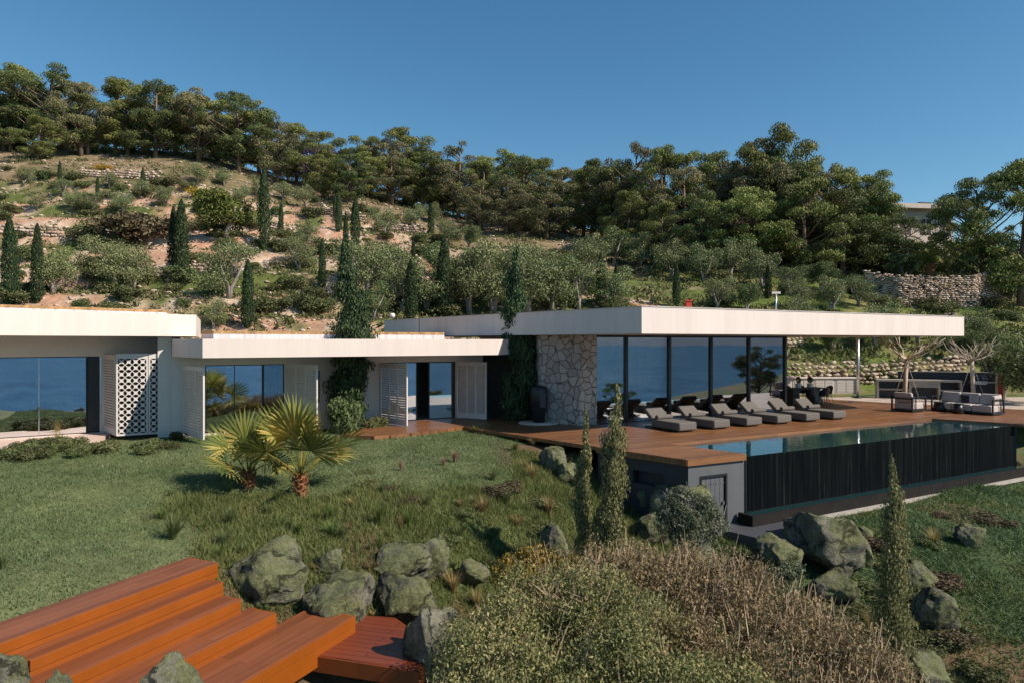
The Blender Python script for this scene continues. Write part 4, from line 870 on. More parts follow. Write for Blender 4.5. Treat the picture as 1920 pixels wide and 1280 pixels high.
MB().fbox(F7, -.33, .33, -.24, .24, .03, .80).build('cart', 'dark_metal', t); MB().fbox(F7, .352, .85, -.24, .24, .90, .95).build('side_shelf', 'steel', t); MB().fbox(F7, -.3, .3, -.33, -.30, .88, .91).build('handle', 'steel', t)
for x in (-.3, .3):
    for y in (-.2, .2): q2 = F7.pt(x, y); MB().lathe([(.03, -.03), (.04, 0), (.03, .03)], (q2[0], q2[1], 0), 10).build('wheel', 'dark_metal', t)

# bare pollarded trees with guy ropes
def bare_tree(px, Y, fork_px, fork_y, spread, label, seed):
    rg = random.Random(seed); bx, by, _ = PY(px, 700, Y); fx, fy, fz = PY(fork_px, fork_y, Y); t = empty('bare_tree', (bx, by, -.04), label, 'tree', 'bare pruned trees by the outdoor kitchen')
    MB().tube([(bx, by, -.04), (bx*.6+fx*.4, by, .8), (fx, fy, fz)], [.12, .10, .09], 10).build('trunk', 'bark_pale', t)
    b = MB()
    for i in range(10):
        a = 2*pi*i/10+rg.uniform(-.2, .2); r = spread*rg.uniform(.65, 1.0); up = rg.uniform(.35, 1.0)*spread*.7
        p = [Vector((fx, fy, fz))]; 
        for k in range(1, 5):
            f = k/4; p.append(Vector((fx+cos(a)*r*f**.9+rg.uniform(-.06, .06), fy+sin(a)*r*f**.9+rg.uniform(-.06, .06), fz+up*f**1.15+rg.uniform(-.04, .04))))
        b.tube(p, [.045, .034, .026, .018, .009], 6)
        for m_ in range(2):
            k = rg.choice((2, 3)); q = p[k]; a2 = a+rg.uniform(-.9, .9); b.tube([q, q+Vector((cos(a2)*.35, sin(a2)*.35, rg.uniform(.1, .4))), q+Vector((cos(a2)*.6, sin(a2)*.6, rg.uniform(.3, .7)))], [.025, .018, .008], 5)
    b.build('branches', 'bark_pale', t)
    for dx, dy in ((-.75, 0), (.55, -.3)): MB().tube([(fx, fy, fz), (fx+dx*.95, fy+dy, -.03)], .009, 5).build('guy_rope', 'rope', t)
bare_tree(1695, 33.5, 1700, 674, 1.9, 'bare pale pruned tree with guy ropes behind the armchair', 5)
bare_tree(1826, 34.5, 1822, 676, 1.55, 'smaller bare pruned tree with guy ropes behind the sofa', 9)

# ================================================================== ROCKS
def ico(n):
    bm = bmesh.new(); bmesh.ops.create_icosphere(bm, subdivisions=n, radius=1); V = np.array([v.co[:] for v in bm.verts]); F = np.array([[v.index for v in f.verts] for f in bm.faces]); bm.free(); return V, F
ICO4 = ico(5); ICO1 = ico(2)
def rockmesh(name, rx, ry, rz, seed, mat='rock', cuts=14, rough=.20):
    rg = np.random.default_rng(seed); V, F = ICO4; V = np.sign(V)*np.abs(V)**.78; V = V/np.abs(V).max()*1.0
    for k in range(cuts):
        n = unit(rg, 1)[0]; d = rg.uniform(.55, .86); p = V@n; V -= np.outer(np.maximum(p-d, 0), n)*0.92
    off = Vector((seed*3.1, seed*1.7, 0)); 
    dsp = np.array([mnoise.fractal(Vector(v)*1.3+off, 0.9, 2.1, 6) for v in V]); V = V*(1+dsp*rough)[:, None]
    d2 = np.array([mnoise.noise(Vector(v)*7+off) for v in V]); V = V*(1+d2*.03)[:, None]
    V *= np.array([rx, ry, rz]); me = np_mesh(name, V, F); me.materials.append(M[mat]); me.polygons.foreach_set('use_smooth', [True]*len(F)); return me
BO = [  # x0, x1, top, bottom rows of the photo, distance, label
 (408, 588, 1016, 1165, 11.7, 'largest rounded grey boulder at the upper end of the timber steps'),
 (570, 702, 1084, 1182, 11.5, 'flat-topped grey boulder behind the lower timber platform'),
 (702, 812, 1080, 1175, 12.0, 'ridged mossy boulder right of the flat-topped one by the platform'),
 (690, 798, 1018, 1090, 13.6, 'low broad boulder in the grass above the platform, with a cleft to its right'),
 (775, 852, 1006, 1085, 13.4, 'leaning upright boulder beside the low broad one in the grass'),
 (845, 912, 1046, 1100, 13.0, 'small half-buried boulder left of the yellow-tipped shrub'),
 (742, 905, 1128, 1330, 10.2, 'long dark mossy boulder along the right edge of the timber platform'),
 (-60, 68, 1206, 1340, 8.0, 'boulder at the bottom left corner beside the top step'),
 (55, 158, 1256, 1340, 7.8, 'small low boulder at the bottom edge under the steps'),
 (195, 392, 1226, 1400, 8.0, 'pointed boulder at the bottom edge in front of the steps'),
 (1012, 1068, 980, 1048, 15.0, 'narrow upright grey boulder left of the two slim cypresses'),
 (1010, 1068, 836, 892, 18.6, 'grey boulder by the deck edge, left of the pair there'),
 (1040, 1092, 868, 915, 17.8, 'grey boulder by the deck edge, right of the pair there'),
 (588, 640, 1030, 1080, 13.2, 'small boulder sunk in the grass just behind the largest boulder'),
 (1186, 1246, 904, 972, 16.4, 'mossy boulder against the shaded wall of the plant room'),
 (1232, 1348, 902, 1015, 16.3, 'big mossy boulder in front of the slatted metal door'),
 (1185, 1262, 958, 1020, 15.6, 'flat brownish boulder below the mossy ones by the plant room'),
 (1470, 1612, 956, 1068, 17.0, 'big wedge-shaped mossy boulder below the pool trough'),
 (1405, 1502, 1008, 1092, 15.6, 'grey boulder just below the grey paved pad'),
 (1528, 1602, 1066, 1135, 14.6, 'smooth grey boulder on the slope, behind the dry shrubs'),
 (1706, 1795, 1096, 1190, 14.6, 'tall grey boulder on the slope right of the slim dark cypress'),
 (1696, 1762, 1050, 1110, 15.8, 'low dark boulder above the tall grey one on the right slope'),
 (1690, 1812, 1226, 1330, 11.8, 'broad boulder cut by the bottom edge, right of the slim dark cypress'),
 (1606, 1644, 1020, 1066, 16.0, 'small boulder left of the slim dark cypress, lower of two'),
 (1606, 1642, 988, 1014, 17.6, 'small boulder left of the slim dark cypress, upper of two'),
 (1268, 1350, 1005, 1085, 14.6, 'slanting grey boulder under the silvery round shrub'),
 (1800, 1850, 985, 1030, 18.0, 'low rock half hidden in the green cover on the right slope'),
]
for k, (x0, x1, yt, yb, Yd, lab) in enumerate(BO):
    if yb < 1300 and k not in (0, 1, 2): Yd = float(np.clip(hit((x0+x1)/2, yb-.12*(yb-yt), 9, 30)[1], Yd-1.5, Yd+2.5))
    cx = ((x0+x1)/2-960)/FPX*Yd; rx = (x1-x0)/2/FPX*Yd*1.12; ztop = CH+(640-yt)/FPX*Yd; zg = Hs(cx, Yd); rz = max((ztop-zg)*.62, (yb-yt)/2/FPX*Yd); 
    me = rockmesh('boulder', rx, rx*.85, rz*1.1, 40+k); zmax = max(v.co.z for v in me.vertices)
    o = link(bpy.data.objects.new('boulder', me)); o.location = (cx, Yd+.1, ztop-zmax); tag(o, lab, 'boulder', 'grey boulders in the garden')

# dry stone walls: many rough blocks piled along a line, one mesh per wall
def stone_protos(boxy):
    out = []
    for s in range(8):
        rg = np.random.default_rng(900+s+boxy*50); V, F = ICO1; V = V.copy()
        for k in range(10 if boxy else 6):
            n = unit(rg, 1)[0]; p = V@n; V -= np.outer(np.maximum(p-rg.uniform(.5, .75), 0), n)
        if boxy: V = np.sign(V)*np.abs(V)**.6
        V += rg.normal(size=V.shape)*.03; out.append(V)
    return out
SPR = [stone_protos(0), stone_protos(1)]; IF = ICO1[1]
def drystone(pts, hgt, size, label, seed, boxy=0, thick=.5, mat='rubble', top=None, flat=.75):
    """pts: ground line [(x,y)], stones piled from the ground up to hgt"""
    rg = np.random.default_rng(seed); P = [Vector((p[0], p[1])) for p in pts]; Vs = []; Fs = []; nb = 0
    for a, b_ in zip(P[:-1], P[1:]):
        Ls = (b_-a).length; nr = max(1, int(hgt/(size*flat))); nc = int(Ls/size)+1; d = (b_-a).normalized(); nn = Vector((-d.y, d.x))
        for r in range(nr+1):
            for c in range(nc):
                if r == nr and rg.random() < .45: continue
                f = (c+rg.uniform(-.3, .3)+.5*(r % 2))/nc; p = a+(b_-a)*f; z = Hs(p.x-nn.x*.2*0, p.y) if top is None else top[0]
                s = size*rg.uniform(.38, .66); sz = np.array([s*1.15, s*.9, s*flat*rg.uniform(.75, 1.0)]); q = p+nn*float(rg.uniform(-.5, .5)*thick*.3+r/nr*thick*.3)
                th = atan2(d.y, d.x)+rg.uniform(-.25, .25); V = SPR[boxy][rg.integers(8)]*sz
                if not boxy:
                    t2 = rg.uniform(-.5, .5); V = np.c_[V[:, 0]*cos(t2)-V[:, 2]*sin(t2), V[:, 1], V[:, 0]*sin(t2)+V[:, 2]*cos(t2)]
                V = np.c_[V[:, 0]*cos(th)-V[:, 1]*sin(th), V[:, 0]*sin(th)+V[:, 1]*cos(th), V[:, 2]]+np.array([q.x, q.y, z+(r+.4)*size*flat])
                Vs.append(V); Fs.append(IF+nb); nb += len(V)
    V = np.concatenate(Vs); o0 = np.array([P[0].x, P[0].y, Hs(P[0].x, P[0].y)]); me = np_mesh('dry_stone_wall', V-o0, np.concatenate(Fs)); me.materials.append(M[mat])
    o = link(bpy.data.objects.new('dry_stone_wall', me)); o.location = o0; return tag(o, label, 'stone wall', 'dry stone walls on the hillside')
def gl(*pp): return [(p[0], p[1]) for p in (hit(x, y, 40) for x, y in pp)]
drystone([(13.2, 42.4), (17.5, 42.2), (22.3, 42.3), (28.5, 42.6)], 1.45, .33, 'rubble stone wall behind the white cabinet and the outdoor kitchen', 1)
drystone([(17.2, 47), (20.2, 47.2)], .9, .3, 'short upper rubble wall seen just below the pavilion roof', 2)
x0, y0, _ = hit(1622, 532, 50); x1, y1, _ = hit(1898, 532, 50)
drystone([((1622-960)/FPX*60, 60), ((1690-960)/FPX*58.5, 58.5), ((1830-960)/FPX*58.5, 58.5), ((1902-960)/FPX*62.5, 62.5)], 2.7, .27, 'tall pale dry stone retaining wall below the hillside palm', 3, boxy=1, flat=.6)
for k, (pp, hh, sz, lab) in enumerate([
    (((130, 452), (215, 452), (300, 450)), 1.0, .38, 'low pale rubble wall on the upper left terrace'),
    (((195, 512), (262, 518), (330, 520)), 1.1, .40, 'pale rubble wall left of the pair of dark hill cypresses'),
    (((355, 512), (395, 514)), 1.0, .38, 'short rubble wall right of the pair of dark hill cypresses'),
    (((0, 438), (60, 442), (120, 446)), .9, .38, 'low rubble wall at the left edge of the hill'),
    (((600, 395), (640, 410), (690, 418)), 1.0, .40, 'low rubble wall on the middle of the hill above the olives'),
    (((720, 430), (800, 452)), 1.0, .40, 'short rubble wall just below the pine wood'),
    (((700, 500), (770, 505)), 1.0, .36, 'short rubble wall behind the olives near the roof'),
    (((150, 330), (230, 335), (300, 338)), 1.0, .42, 'pale rubble wall high up below the crest pines'),
    (((1050, 460), (1100, 470)), .8, .36, 'short rubble wall at the foot of the pine wood'),
    (((500, 430), (560, 445)), .9, .38, 'short rubble wall right of the big rounded fig')]):
    drystone(gl(*pp), hh, sz, lab, 10+k, boxy=k % 2)

# ================================================================== FOLIAGE PROTOTYPES
def proto_obj(name, me_parts):
    return me_parts
def trunk_mesh(name, segs, mat):          # segs: list of (points, radii)
    b = MB()
    for p, r in segs: b.tube(p, r, 7)
    me = bpy.data.meshes.new(name); me.from_pydata([tuple(v) for v in b.v], [], b.f); me.polygons.foreach_set('use_smooth', b.sm); me.materials.append(M[mat]); me.update(); return me
def pine_proto(seed, flat=False, n=19000):
    rg = np.random.default_rng(seed); lobes = []; segs = []
    lean = rg.uniform(-.12, .12, 2); base_t = .10 if not flat else .22
    top = .82; tp = [(0, 0, -.3), (lean[0]*.3, lean[1]*.3, 2.2), (lean[0]*3, lean[1]*3, 5.0), (lean[0]*6, lean[1]*6, 7.8)]; segs.append((tp, [.26, .2, .14, .05]))
    nl = 40+(seed % 3)*4
    for k in range(nl):
        t = rg.uniform(base_t, 1.0); a = rg.uniform(0, 2*pi); env = (sin(pi*min(1, (t-base_t+.12)/(1.12-base_t)*.80))**.55)*(3.3 if not flat else 3.9)
        r = env*rg.uniform(.3, 1.12); z = t*8.6+rg.uniform(-.3, .3); s = rg.uniform(.42, 1.1)
        if t > .88: r *= .6
        c = (cos(a)*r+lean[0]*z*.8, sin(a)*r+lean[1]*z*.8, z); lobes.append((*c, s*1.1, s*1.1, s*.66))
        z0 = z-r*.45-.4; segs.append(([(lean[0]*z0*.7, lean[1]*z0*.7, max(1.2, z0)), (c[0]*.6, c[1]*.6, (max(1.2, z0)+z)/2+.1), c], [.075, .05, .02]))
    P, D, Nn, Ls, Ws = lobes_cloud(rg, lobes, n, .24, .30, upbias=.5, shell=.6, jitter=.8); D[:, 2] += .5
    return leafmesh('crown', P, D, Nn, Ls, Ws, ('pine_leaf', 'pine_dark', 'pine_leaf', 'pine_grey')[seed % 4]), trunk_mesh('trunk', segs, 'bark')
def olive_proto(seed, n=6500, leaf='olive_leaf', bark='bark_grey', size=.15, tall=0):
    rg = np.random.default_rng(seed); lobes = []; segs = []
    for k in range(3):
        a = rg.uniform(0, 2*pi); segs.append(([(0, 0, -.2), (cos(a)*.12, sin(a)*.12, .7), (cos(a)*.6, sin(a)*.6, 1.5), (cos(a)*1.0, sin(a)*1.0, 2.4)], [.15, .12, .08, .03]))
    for k in range(16):
        a = rg.uniform(0, 2*pi); r = 1.45*sqrt(rg.random()); z = rg.uniform(1.35, 3.5+tall)-r*.25; s = rg.uniform(.5, .9)
        lobes.append((cos(a)*r, sin(a)*r, z, s, s, s*.85)); segs.append(([(cos(a)*.3, sin(a)*.3, 1.3), (cos(a)*r*.9, sin(a)*r*.9, z)], [.05, .015]))
    P, D, Nn, Ls, Ws = lobes_cloud(rg, lobes, n, size, .36, upbias=.2, shell=.6, jitter=1.0); D[:, 2] += .4
    return leafmesh('crown', P, D, Nn, Ls, Ws, leaf), trunk_mesh('trunk', segs, bark)
def cypress_proto(seed, n=6000, size=.16, leaf='cypress_leaf', h=6.0, r=.55, rag=.25, blunt=.55, asp=.38, low=.12, lean=0.0):
    rg = np.random.default_rng(seed); t = rg.random(n)**.85; a = rg.random(n)*2*pi
    pr = np.minimum(1, (t/low+.35))*(1-t**5)**.8*(1-.22*t)
    pr *= 1+rag*(vnoise(a*2.2+seed, t*14, 1.0, seed)-.5)*2*1.0
    rr = r*pr*(1-.45*rg.random(n)**2.0+rg.normal(size=n)*.07)
    P = np.c_[cos_(a)*rr+lean*(t**1.5)*h, sin_(a)*rr, t*h+.05]
    out = np.c_[cos_(a), sin_(a), np.zeros(n)]; D = out*.35+np.array([0, 0, 1.0])+rg.normal(size=(n, 3))*.35; Nn = out+rg.normal(size=(n, 3))*.5
    Ls = size*(.6+.9*rg.random(n)); me = leafmesh('crown', P, D, Nn, Ls, Ls*asp, leaf)
    return me, trunk_mesh('trunk', [([(0, 0, -.3), (lean*h*.2, 0, h*.5), (lean*h*.7, 0, h*.85)], [max(.05, r*.2), r*.13, .02])], 'bark')
def cos_(a): return np.cos(a)
def sin_(a): return np.sin(a)
def bush_proto(seed, n=2600, size=.14, leaf='scrub_leaf', flat=.75):
    rg = np.random.default_rng(seed); lobes = []
    for k in range(9):
        a = rg.uniform(0, 2*pi); r = .75*sqrt(rg.random()); s = rg.uniform(.35, .6); lobes.append((cos(a)*r, sin(a)*r, rg.uniform(.1, .75)*flat, s, s, s*.85))
    P, D, Nn, Ls, Ws = lobes_cloud(rg, lobes, n, size, .45, upbias=.5, shell=.6, jitter=1.0); D[:, 2] += .3
    me = leafmesh('foliage', P, D, Nn, Ls, Ws, leaf)
    segs = []
    for k in range(6): a = k*1.05; segs.append(([(0, 0, -.05), (cos(a)*.3, sin(a)*.3, .3), (cos(a)*.6, sin(a)*.6, .65*flat)], [.03, .02, .008]))
    return me, trunk_mesh('stems', segs, 'bark')
PR = {'pine': [pine_proto(100+s, s in (2, 5), 19000 if s < 6 else 15000) for s in range(9)], 'olive': [olive_proto(200+s) for s in range(4)], 'cypress': [cypress_proto(300+s, rag=.18+.08*s) for s in range(3)],
      'bush': [bush_proto(400+s) for s in range(4)], 'brownbush': [bush_proto(420, leaf='brown_leaf', n=4200)], 'yellowbush': [bush_proto(430, leaf='yellow_leaf', n=1500)],
      'fig': [olive_proto(500, n=9000, leaf='fig_leaf', size=.22)], 'grey': [olive_proto(600, n=6500, leaf='olive_leaf', size=.13)], 'laurel': [bush_proto(440, leaf='laurel_leaf', n=5200, size=.12, flat=1.0)],
      'dense': [olive_proto(520+s, n=8500, leaf='laurel_leaf', size=.16) for s in range(2)]}
HT = {'pine': 9.0, 'olive': 4.1, 'cypress': 6.1, 'bush': 1.2, 'brownbush': 1.2, 'yellowbush': 1.2, 'fig': 4.1, 'grey': 4.1, 'laurel': 1.4, 'dense': 4.1}
NM = {'pine': 'pine_tree', 'olive': 'olive_tree', 'cypress': 'cypress_tree', 'bush': 'shrub', 'brownbush': 'shrub', 'yellowbush': 'flowering_shrub', 'fig': 'fig_tree', 'grey': 'olive_tree', 'laurel': 'shrub', 'dense': 'broadleaf_tree'}
rpl = random.Random(5)
def tree(kind, x, y, z, h, label, cat, group=None, wide=1.0, rz=None, v=None):
    v = rpl.randrange(len(PR[kind])) if v is None else v % len(PR[kind]); cm, tm = PR[kind][v]; s = h/HT[kind]
    r = empty(NM[kind], (x, y, z), label, cat, group, rpl.uniform(0, 6.28) if rz is None else rz); r.scale = (s*wide, s*wide, s)
    o = bpy.data.objects.new('crown' if 'shrub' not in NM[kind] else 'foliage', cm); link(o, r); o = bpy.data.objects.new('trunk' if 'shrub' not in NM[kind] else 'stems', tm); link(o, r); return r
def ordw(n):
    o = ['first', 'second', 'third', 'fourth', 'fifth', 'sixth', 'seventh', 'eighth', 'ninth', 'tenth', 'eleventh', 'twelfth', 'thirteenth', 'fourteenth', 'fifteenth', 'sixteenth', 'seventeenth', 'eighteenth', 'nineteenth']
    if n <= 19: return o[n-1]
    tns = {2: 'twent', 3: 'thirt', 4: 'fort', 5: 'fift', 6: 'sixt', 7: 'sevent'}; t, u = divmod(n, 10)
    return tns[t]+'ieth' if u == 0 else tns[t]+'y-'+o[u-1]
# ---- pines on the crest: column, row of the top, distance
SKY_ = [(-110, 150, 104), (-68, 140, 108), (-30, 148, 104), (8, 142, 104), (45, 128, 108), (82, 130, 104), (118, 150, 110), (152, 156, 103), (216, 142, 105), (250, 160, 108), (292, 166, 103), (330, 163, 108), (372, 170, 104), (410, 176, 109), (448, 180, 104), (486, 196, 108), (520, 216, 104), (556, 236, 108), (598, 233, 102),
       (652, 282, 104), (690, 262, 108), (726, 256, 104), (758, 248, 108), (792, 268, 104), (828, 286, 108), (860, 276, 104), (902, 290, 104), (940, 296, 108), (982, 282, 102), (1020, 304, 102), (1058, 322, 100), (1094, 316, 96), (1128, 300, 92), (1160, 288, 90), (1196, 270, 88), (1240, 288, 86), (1284, 280, 86),
       (1330, 292, 86), (1372, 290, 84), (1404, 268, 80), (1438, 262, 78), (1476, 268, 78), (1516, 276, 76), (1552, 300, 76), (1588, 318, 74), (1622, 338, 74), (1655, 362, 72)]
for k, (px, ty, Yd) in enumerate(SKY_):
    x = (px-960)/FPX*Yd; zg = Hs(x, Yd); zt_ = CH+(640-ty)/FPX*Yd; h = max(5.0, zt_-zg+(.7, -.3, .4, -.9, .2)[k % 5])
    tree('pine', x, Yd, zg, h, 'pine on the hill crest, %s from the left along the skyline' % ordw(k+1), 'pine', 'pines along the hill crest', wide=max(.75, min(1.15, 8.5/h)) if px > 1100 else 1.05, v=0 if px == 1438 else k)
# ---- pines of the wood below the crest: column, base row, height in rows, wide
WOOD = [(20, 285, 95, 1.1), (70, 300, 80, 1.2), (110, 250, 80, 1.0), (165, 290, 110, 1.2), (240, 292, 105, 1.2), (290, 262, 80, 1.1), (330, 272, 90, 1.1), (375, 300, 110, 1.2), (420, 280, 90, 1.2), (455, 300, 100, 1.2), (500, 312, 100, 1.2), (540, 318, 95, 1.1), (580, 335, 80, 1.1),
        (605, 372, 80, 1.2), (650, 380, 90, 1.2), (690, 372, 85, 1.1), (625, 352, 70, 1.1), (735, 385, 95, 1.2), (780, 392, 95, 1.1), (775, 350, 80, 1.), (815, 372, 85, 1.1), (860, 400, 100, 1.2), (850, 362, 80, 1.), (905, 392, 95, 1.1), (945, 400, 100, 1.1), (985, 432, 130, 1.1), (950, 440, 110, 1.1), (1010, 400, 95, 1.1), (1025, 450, 120, 1.2), (900, 432, 90, 1.1),
        (1055, 432, 110, 1.), (1085, 405, 90, 1.), (1110, 440, 130, .9), (1150, 452, 140, 1.0), (1190, 430, 130, 1.), (1175, 480, 120, 1.), (1235, 462, 160, 1.1), (1240, 500, 120, 1.), (1285, 480, 170, 1.0), (1330, 462, 150, 1.0), (1320, 505, 140, 1.), (1370, 490, 170, 1.1), (1400, 460, 150, 1.), (1415, 510, 160, 1.1), (1450, 500, 200, 1.0), (1490, 480, 170, 1.), (1510, 515, 180, 1.1), (1545, 500, 170, 1.1), (1580, 515, 160, 1.15), (1610, 490, 140, 1.1), (1635, 500, 110, .85)]
WOOD.sort(key=lambda a: a[0])
for k, (px, by, hp, wd) in enumerate(WOOD):
    x, y, z = hit(px, by, 50, 140); h = hp/FPX*y
    tree('pine', x, y, z, h, 'pine below the crest line, %s from the left in the wood' % ordw(k+1), 'pine', 'pines in the wood below the crest', wide=wd*1.05, v=k*3+1)
# pine crown at the right edge, above the hillside house
for k, (px, ty, Yd, wd, lab) in enumerate([(1812, 372, 70, .9, 'small dark pine between the date palm and the big dark pines'), (1842, 322, 62, .8, 'dark pine at the right edge, left of the two above the stone wall'), (1915, 300, 60, 1.0, 'dark pine at the right edge, taller of the two above the stone wall')]):
    x = (px-960)/FPX*Yd; zg = Hs(x, Yd); tree('pine', x, Yd, zg, CH+(640-ty)/FPX*Yd-zg, lab, 'pine', 'pines at the right edge', wide=wd, v=2+3*k)
# ---- olives, bushes and cypresses of the terraces: column, base row, height in rows
OL = [(100, 552, 95), (215, 545, 105), (430, 560, 115), (400, 618, 60), (250, 545, 90), (45, 348, 38), (140, 392, 40), (118, 370, 36), (172, 400, 42), (232, 400, 46), (262, 372, 40), (70, 395, 36), (205, 355, 36), (312, 385, 40), (370, 345, 42), (420, 350, 36), (490, 372, 44), (530, 378, 42), (572, 388, 44), (455, 385, 40),
      (560, 510, 70), (575, 462, 52), (690, 560, 120), (735, 540, 90), (755, 590, 100), (800, 585, 105), (700, 600, 75), (880, 590, 130), (850, 560, 100), (925, 585, 140), (990, 590, 135), (1035, 590, 115), (1085, 580, 95), (1150, 575, 80), (960, 545, 90), (900, 530, 80), (1010, 540, 80), (1045, 545, 70), (820, 520, 70), (660, 540, 90),
      (720, 440, 55), (780, 430, 50), (840, 465, 55), (810, 420, 45), (880, 468, 50), (1110, 510, 75), (1150, 500, 75), (1200, 500, 70), (1260, 520, 75), (1320, 530, 80), (1370, 525, 80), (1290, 498, 70), (1430, 540, 80), (1345, 582, 65), (1400, 585, 60), (1500, 580, 60), (1560, 585, 75), (1610, 575, 62), (1540, 545, 60), (1480, 555, 60),
      (1700, 568, 40), (1810, 560, 52), (1895, 565, 50), (1745, 545, 36), (1860, 550, 40)]
OL.sort(key=lambda a: a[0])
for k, (px, by, hp) in enumerate(OL):
    x, y, z = hit(px, by, 42, 120); h = hp/FPX*y*1.06
    kind = 'dense' if (k*7) % 11 in (3, 8) and px > 650 else 'olive'
    tree(kind, x, y, z, h, ('grey-green olive' if kind == 'olive' else 'darker green broadleaf tree')+' on the terraces, %s tree from the left among the olives' % ordw(k+1), 'olive tree' if kind == 'olive' else 'tree', 'olive trees on the terraces', wide=1.05, v=k)
x, y, z = hit(422, 452, 50); tree('fig', x, y, z, 105/FPX*y, 'big rounded yellow-green tree in the middle of the left terraces', 'tree', wide=1.25)
x, y, z = hit(275, 446, 50); tree('brownbush', x, y, z, 62/FPX*y, 'wide leafless brown thicket left of the big rounded tree', 'thicket', wide=1.5)
for k, (px, by, hp, lab) in enumerate([(195, 322, 16, 'yellow flowering bush high on the left terraces'), (372, 370, 22, 'yellowish bush above the big rounded tree'), (1190, 582, 14, 'small orange-yellow bush peeping over the roof corner'), (845, 388, 10, 'tiny bright yellow bush at the edge of the wood')]):
    x, y, z = hit(px, by, 42); tree('yellowbush', x, y, z, hp/FPX*y, lab, 'flowering bush', wide=1.2)
for px, Yd, ty, lab in ((590, 106, 262, 'purple flowering tree behind the crest pine left of the gap'), (625, 106, 270, 'purple flowering tree at the right foot of the crest pine by the gap')):
    x = (px-960)/FPX*Yd; zg = Hs(x, Yd); r = empty('flowering_tree', (x, Yd, zg), lab, 'flowering tree', None); s = (CH+(640-ty)/FPX*Yd-zg)/4.1; r.scale = (s*1.1, s*1.1, s)
    rg = np.random.default_rng(px); P, D, Nn, Ls, Ws = lobes_cloud(rg, [(rg.uniform(-1, 1), rg.uniform(-1, 1), rg.uniform(1, 3.4), .7, .7, .6) for _ in range(10)], 2600, .14); link(bpy.data.objects.new('crown', leafmesh('crown', P, D, Nn, Ls, Ws, 'purple_leaf')), r); link(bpy.data.objects.new('trunk', PR['olive'][0][1]), r)
CY = [(18, 575, 165, 1.0), (70, 568, 145, .85), (325, 515, 125, .9), (340, 528, 150, 1.0), (465, 615, 125, 1.05), (495, 470, 150, .9), (604, 545, 95, .9), (527, 440, 60, .8), (635, 435, 75, .8), (628, 408, 40, 1.0), (666, 480, 110, .95), (648, 490, 90, .7), (268, 365, 50, .9), (112, 345, 42, .9), (183, 372, 40, .9), (808, 442, 60, 1.0),
      (770, 600, 110, 1.3), (833, 598, 150, 1.15), (907, 590, 70, 1.2), (868, 560, 60, .9), (1075, 572, 60, .9), (1126, 578, 100, 1.05), (1268, 575, 80, .9), (892, 430, 26, 1.0), (1155, 545, 50, 1), (775, 500, 50, .8), (1440, 560, 60, 1.1)]
CY.sort(key=lambda a: a[0])
for k, (px, by, hp, wd) in enumerate(CY):
    x, y, z = hit(px, by, 42, 120); h = hp/FPX*y*1.03
    tree('cypress', x, y, z, h, ('tall dark' if hp > 90 else 'slender small')+' cypress on the hillside, %s cypress from the left' % ordw(k+1), 'cypress', 'cypresses on the hillside', wide=wd*(1.15 if hp < 90 else .98), v=k)
# bushes scattered over the terraces, every one an object
rb = random.Random(12); nb = 0; BS = []
while len(BS) < 150:
    px = rb.uniform(-20, 1930); by = rb.uniform(300, 600)
    lim = np.interp(px, [0, 600, 800, 1000, 1200, 1500, 1920], [305, 370, 430, 470, 505, 520, 535])
    if 250 < px < 640 and by > 480 and rb.random() < .6: continue
    if by < lim or (1620 < px < 1910 and by < 540) or (px > 1200 and rb.random() < .35): continue
    BS.append((px, by))
BS.sort()
for k, (px, by) in enumerate(BS):
    x, y, z = hit(px, by, 42, 120); kk = 'bush' if rb.random() < .85 else 'laurel'; h = rb.uniform(.6, 1.5)
    tree(kk, x, y, z-.05, h, 'low %s bush on the hillside, %s bush counting from the left' % (rb.choice(('green', 'olive green')), ('number %d' % (k+1)) if k > 78 else ordw(k+1)), 'bush', 'low bushes dotted over the hillside', wide=rb.uniform(1.0, 1.6))

# ---- bigger plants close behind the house
def ragged_cypress(seed, n, size, leaf, h, r, asp, lean):
    rg = np.random.default_rng(seed); lobes = []; k = int(h/.11)
    for i in range(k):
        t = (i+.5)/k; env = min(1, t/.16+.35)*(1-t**4)**.7*(1-.30*t); m_ = 2 if env > .5 else 1
        for j in range(m_):
            a = rg.uniform(0, 2*pi); s_ = r*env*rg.uniform(.35, .72); o = r*env*rg.uniform(.1, .70)
            lobes.append((cos(a)*o+lean*h*t+r*.16*sin(t*7+seed), sin(a)*o, t*h+rg.uniform(-.1, .1), s_, s_, rg.uniform(.16, .42)))
    lobes.append((lean*h+r*.16*sin(7+seed), 0, h-.12, r*.13, r*.13, .22))
    P, D, Nn, Ls, Ws = lobes_cloud(rg, lobes, n, size, asp, upbias=.1, shell=.75, jitter=.8); D = D*.5; D[:, 2] += 1.0
    return leafmesh('crown', P, D, Nn, Ls, Ws, leaf), trunk_mesh('trunk', [([(0, 0, -.3), (lean*h*.4, 0, h*.5), (lean*h*.8, 0, h*.85)], [max(.04, r*.16), r*.1, .012])], 'bark')
def near_cypress(px, Yd, ty, rad, label, n, size, leaf, seed, zg=None, name='cypress_tree', rag=.3, low=.12, lean=0.0, asp=.4):
    x = (px-960)/FPX*Yd; zg = Hs(x, Yd) if zg is None else zg; h = CH+(640-ty)/FPX*Yd-zg
    cm, tm = ragged_cypress(seed, n, size, leaf, h, rad, asp, lean)
    r = empty(name, (x, Yd, zg), label, 'cypress'); link(bpy.data.objects.new('crown', cm), r); link(bpy.data.objects.new('trunk', tm), r); return r
near_cypress(656, 24.35, 440, .86, 'tall dark cypress rising through the low white roof', 42000, .11, 'cypress_leaf', 61, -.12, rag=.3, low=.03)
